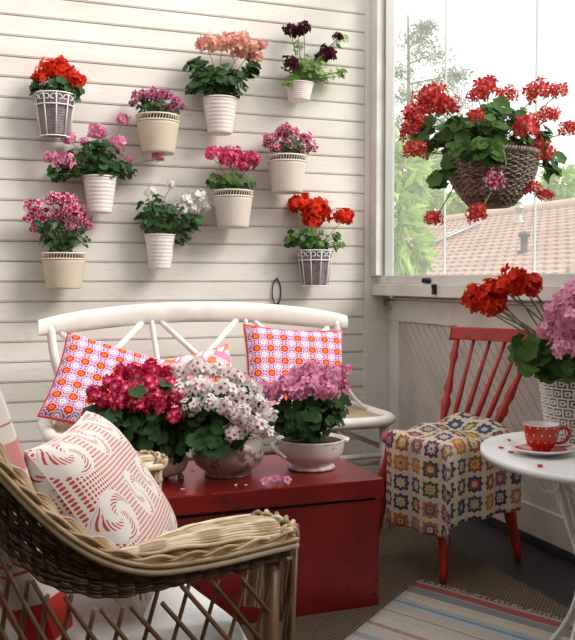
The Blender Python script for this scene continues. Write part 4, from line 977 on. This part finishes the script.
# ------------------------------------------------------------------ wicker armchair
def wicker():
    CYm = 1.575
    half = [(.462,1.232,.608),(.40,1.232,.604),(.32,1.236,.598),(.23,1.246,.600),(.16,1.262,.628),(.10,1.285,.680),(.04,1.318,.755),(-.02,1.365,.845),(-.07,1.44,.915),(-.095,1.52,.945)]
    path = [Vector(p) for p in half]+[Vector((p[0], 2*CYm-p[1], p[2])) for p in half[::-1]]
    rim = smoothpath(path, 10); n = len(rim)
    # arc length
    S = [0]
    for i in range(1, n): S.append(S[-1]+(rim[i]-rim[i-1]).length)
    Lt = S[-1]
    def R_(s):
        s = max(0, min(Lt, s)); lo = 0
        import bisect
        lo = max(0, min(n-2, bisect.bisect_right(S, s)-1)); f_ = (s-S[lo])/max(1e-9, S[lo+1]-S[lo]); return rim[lo].lerp(rim[lo+1], f_)
    cen = Vector((.14, CYm, 0))
    def outn(s):
        a, b = R_(s-.01), R_(s+.01); d = (b-a); d.z = 0; d.normalize(); nn = Vector((d.y, -d.x, 0)); c_ = R_(s)-cen; c_.z = 0
        return nn if nn.dot(c_) > 0 else -nn
    def shell(s, z):
        p = R_(s); f_ = max(0, (p.z-z))/.6; q = p-outn(s)*(.05*f_); q.z = z; return q
    t = thing('wicker_armchair', 'brown wicker armchair with pale braided rim and open lattice sides, front left', 'armchair', (.14, CYm, 0))
    # braid: three strands of three reeds
    br = MB(); step = .006; N_ = int(Lt/step)
    for s3 in range(3):
        for rd in (-1.5, -.5, .5, 1.5):
            pts = []
            for i in range(N_+1):
                s = Lt*i/N_; ph = 2*PI*s/.15+s3*2*PI/3; nn = outn(s); up = Vector((0,0,1))
                pts.append(R_(s)+nn*(.0165*sin(ph)+rd*.0042*cos(ph))+up*(.0055*sin(2*ph)+rd*.0034))
            br.tube(pts, .0027, 6)
    br.build('braided_rim', M['reed_light'], t)
    # two plain edge reeds under the braid
    e = MB()
    for off, dz, r_ in ((.016,-.012,.0055),(-.014,-.012,.0055),(.0,-.018,.0065),(.019,-.003,.004)):
        e.tube([R_(Lt*i/N_)+outn(Lt*i/N_)*off+Vector((0,0,dz)) for i in range(N_+1)], r_, 6)
    e.build('edge_reed', M['reed_light'], t)
    # dark woven band below the rim
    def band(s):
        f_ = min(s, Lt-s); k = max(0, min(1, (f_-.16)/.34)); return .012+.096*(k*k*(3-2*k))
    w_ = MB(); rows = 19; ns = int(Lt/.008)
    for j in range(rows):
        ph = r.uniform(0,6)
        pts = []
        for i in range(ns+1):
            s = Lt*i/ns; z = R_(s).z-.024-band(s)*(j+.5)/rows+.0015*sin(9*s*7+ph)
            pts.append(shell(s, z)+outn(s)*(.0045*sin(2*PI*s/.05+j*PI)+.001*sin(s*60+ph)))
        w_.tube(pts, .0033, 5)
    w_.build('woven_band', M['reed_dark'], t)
    # lattice
    la = MB(); zb = .10
    sp_ = .046; k = -12
    while k*sp_ < Lt+.5:
        for slope_, off in ((-.27,0.0),(.78,.0035)):
            s0 = k*sp_; pts = []
            zt = None; z = .93
            while z > zb:
                s = s0+(z-.5)*slope_ 
                if 0.03 <= s <= Lt-.03:
                    top = R_(s).z-.022-band(s)
                    if z <= top: pts.append(shell(s, z)+outn(s)*off)
                elif pts: break
                z -= .022
            if len(pts) > 2: la.tube(pts, .0036, 6)
        k += 1
    la.build('lattice', M['reed_mid'], t)
    # base rings, seat support
    b = MB()
    for z in (.10, .115, .34): b.tube([shell(Lt*i/60, z) for i in range(61)]+[shell(0, z)*0.5+shell(Lt, z)*.5], .008, 6, closed=True)
    b.build('base_ring', M['reed_mid'], t)
    sb = MB(); zt = .34; outl = [shell(Lt*i/40, zt)+ (cen-shell(Lt*i/40, zt)).normalized()*.0 for i in range(41)]
    for p in outl: p.z = zt
    sb.v = [p.copy() for p in outl]+[p-Vector((0,0,.02)) for p in outl]; nn = len(outl)
    sb.face(list(range(nn)), 0, False); sb.face(list(range(2*nn-1, nn-1, -1)), 0, False)
    for i in range(nn): j = (i+1) % nn; sb.face((i, j, nn+j, nn+i), 0, False)
    sb.build('seat_base', M['reed_mid'], t)
    # front posts and rear legs
    for yy, sg in ((1.242, 1), (2*CYm-1.242, -1)):
        m = MB(); x0 = .437
        m.tube([(x0, yy+sg*.012, .588),(x0-.004, yy+sg*.015,.3),(x0+.0, yy+sg*.015,.0)], .0135, 12); lg = m.build('leg', M['reed_mid'], t)
        m = MB()
        for q_ in range(3):
            pts = [Vector((x0+.030+.006*cos(z*26+q_*2.09)-.01*(.6-z), yy+sg*.012+.006*sin(z*26+q_*2.09), z)) for z in [.60-.02*k for k in range(28)]]
            m.tube(pts, .0042, 5)
        m.tube([(x0+.046,yy+sg*.016,.605),(x0+.034,yy+sg*.02,.3),(x0+.02,yy+sg*.02,.02)], .0055, 6)
        m.build('wrapped_reed', M['reed_mid'], lg)
    for yy in (1.42, 2*CYm-1.42):
        m = MB(); m.tube([(-.075,yy,.36),(-.06,yy,0)], .0135, 10); m.build('leg', M['reed_mid'], t)
    # flat woven arm tops
    for sg, y0 in ((1, 1.232), (-1, 2*CYm-1.232)):
        m = MB(); nr = 24
        for j in range(nr):
            f_ = (j+.5)/nr; pts = []
            for i in range(22):
                u = i/21; x = .175+.285*u; wd = .118*(math.sin(min(1,u*1.15)*PI/2))**1.2; rim_y = 1.25-.02*u
                xx = x-.022*(2*f_-1)**2*u; yy = rim_y+f_*wd; yy = yy if sg > 0 else 2*CYm-yy
                pts.append(Vector((xx, yy, .622-.012+.006*sin(f_*PI)+.0015*sin(i*.9+j*PI)-.0*(1-u))))
            m.tube(pts, .0031, 6)
        # front edge braid
        for s3 in range(3):
            pts = []
            for i in range(70):
                u = i/69; a = -PI/2*1.0+PI*1.0*u; x = .452+.026*cos(a); y = 1.232+.056+.060*sin(a)
                ph = u*14+s3*2.09; y2 = y+.004*cos(ph); y2 = y2 if sg > 0 else 2*CYm-y2; pts.append(Vector((x+.008*sin(ph), y2, .610+.007*sin(ph*2))))
            m.tube(pts, .0042, 6)
        pts = []
        for i in range(40):
            u = i/39; x = .175+.285*u; wd = .122*(math.sin(min(1,u*1.15)*PI/2))**1.2; y = 1.25-.02*u+wd; y = y if sg > 0 else 2*CYm-y; pts.append(Vector((x, y, .606)))
        m.tube(pts, .007, 6)
        for i in range(11):
            u = .35+.65*i/10; a = -PI/2+PI*u; x = .448+.024*cos(a); y = 1.232+.056+.056*sin(a); y = y if sg > 0 else 2*CYm-y
            m.tube([(x, y, .600), (x-.004, y, .53), (x-.010, y+(.006*sg), .46)], .0042, 6)
        m.tube([Vector((.447+.026*cos(-PI/2+PI*k/14), (1.288+.06*sin(-PI/2+PI*k/14)) if sg > 0 else 2*CYm-(1.288+.06*sin(-PI/2+PI*k/14)), .572)) for k in range(15)], .004, 6)
        m.build('arm_top', M['reed_light'], t)
    rotate(t); return t
PIV, ROT = Vector((.46, 1.23, 0)), math.radians(8.5)
def rotate(o, rz=None):
    q = Matrix.Rotation(ROT, 3, 'Z'); o.location = PIV+q @ (o.location-PIV); o.rotation_euler.z += ROT
wicker()
# seat cushion
def f():
    m_ = Mat('crumpled_white_linen', (.80,.79,.79), .9); n = m_.noise(9, 5); m_.bump(n, .8, .02); m_.col(m_.ramp(n, [(.3,(.74,.73,.74)),(.6,(.82,.81,.80))])); return m_.m
m = MB()
def seatc(a, b, c_, d): pass
o = pillow_mesh(Vector((.225,1.575,.405)), Vector((.43,0,0)), Vector((0,.50,0)), .10, 'seat_cushion', [f()], seed=8, puff=.16)
rotate(o); tag(o, 'thick white linen seat cushion in the wicker armchair', 'cushion')
def f():
    m_ = Mat('red_striped_linen', (.85,.8,.75), .85); u, v = m_.uv(); st = [(0,(.84,.79,.74)),(.10,(.66,.04,.03)),(.24,(.84,.79,.74)),(.36,(.70,.12,.10)),(.375,(.84,.79,.74)),(.40,(.70,.12,.10)),(.415,(.84,.79,.74)),(.62,(.70,.2,.18)),(.63,(.84,.79,.74)),(.70,(.76,.30,.28)),(.82,(.84,.79,.74)),(.88,(.72,.22,.2)),(.89,(.84,.79,.74))]
    m_.col(m_.ramp(v/.42, st, True)); m_.bump(m_.noise(300,2), .2, .001); return m_.m
o = pillow_mesh(Vector((.065,1.585,.665)), Vector((0,.48,0)), Vector((-.14,0,.48)), .11, 'back_cushion', [f()], seed=9, puff=.22)
rotate(o); tag(o, 'white linen cushion with red stripes against the back of the wicker armchair', 'cushion')
def f():
    m_ = Mat('crochet_lace', (.86,.82,.78), .9); u, v = m_.uv(); p = .0078
    U_, V_ = u/p, v/p; a = (U_.frac()-.5); b = (V_.frac()-.5); hole = hyp(a, b) < .345
    # rosettes: swirled motifs of slits
    q = .135; A = (u/q+.15).frac()-.5; B = (v/q+.35).frac()-.5; R2 = hyp(A, B); th = B.atan2(A)
    inm = R2 < .36; sw = ((th*3+R2*20).sin() > .30)*(R2 < .34)*(R2 > .05)
    slit = ((R2*150).sin() > .2)*sw
    h = hole*(inm*-1+1)+slit
    blk = m_.noise(12, 1) > .64
    h = h*(blk*-.55+1)
    c = m_.mix(h, (.86,.82,.78), (.60,.07,.06)); m_.col(c); m_.bump(h*-1, .7, .002); return m_.m
A_, B_, C_, D_ = Vector((.045,1.345,.748)), Vector((.205,1.76,.705)), Vector((.36,1.755,.470)), Vector((.235,1.335,.440))
cen = (A_+B_+C_+D_)/4
o = pillow_mesh(cen+Vector((.02,0,.012)), (B_-A_+C_-D_)/2, (A_-D_+B_-C_)/2*1.02, .13, 'lace_cushion', [f()], seed=10, n=34, puff=.5)
tag(o, 'white crocheted lace cushion over red lining in the wicker armchair', 'cushion')
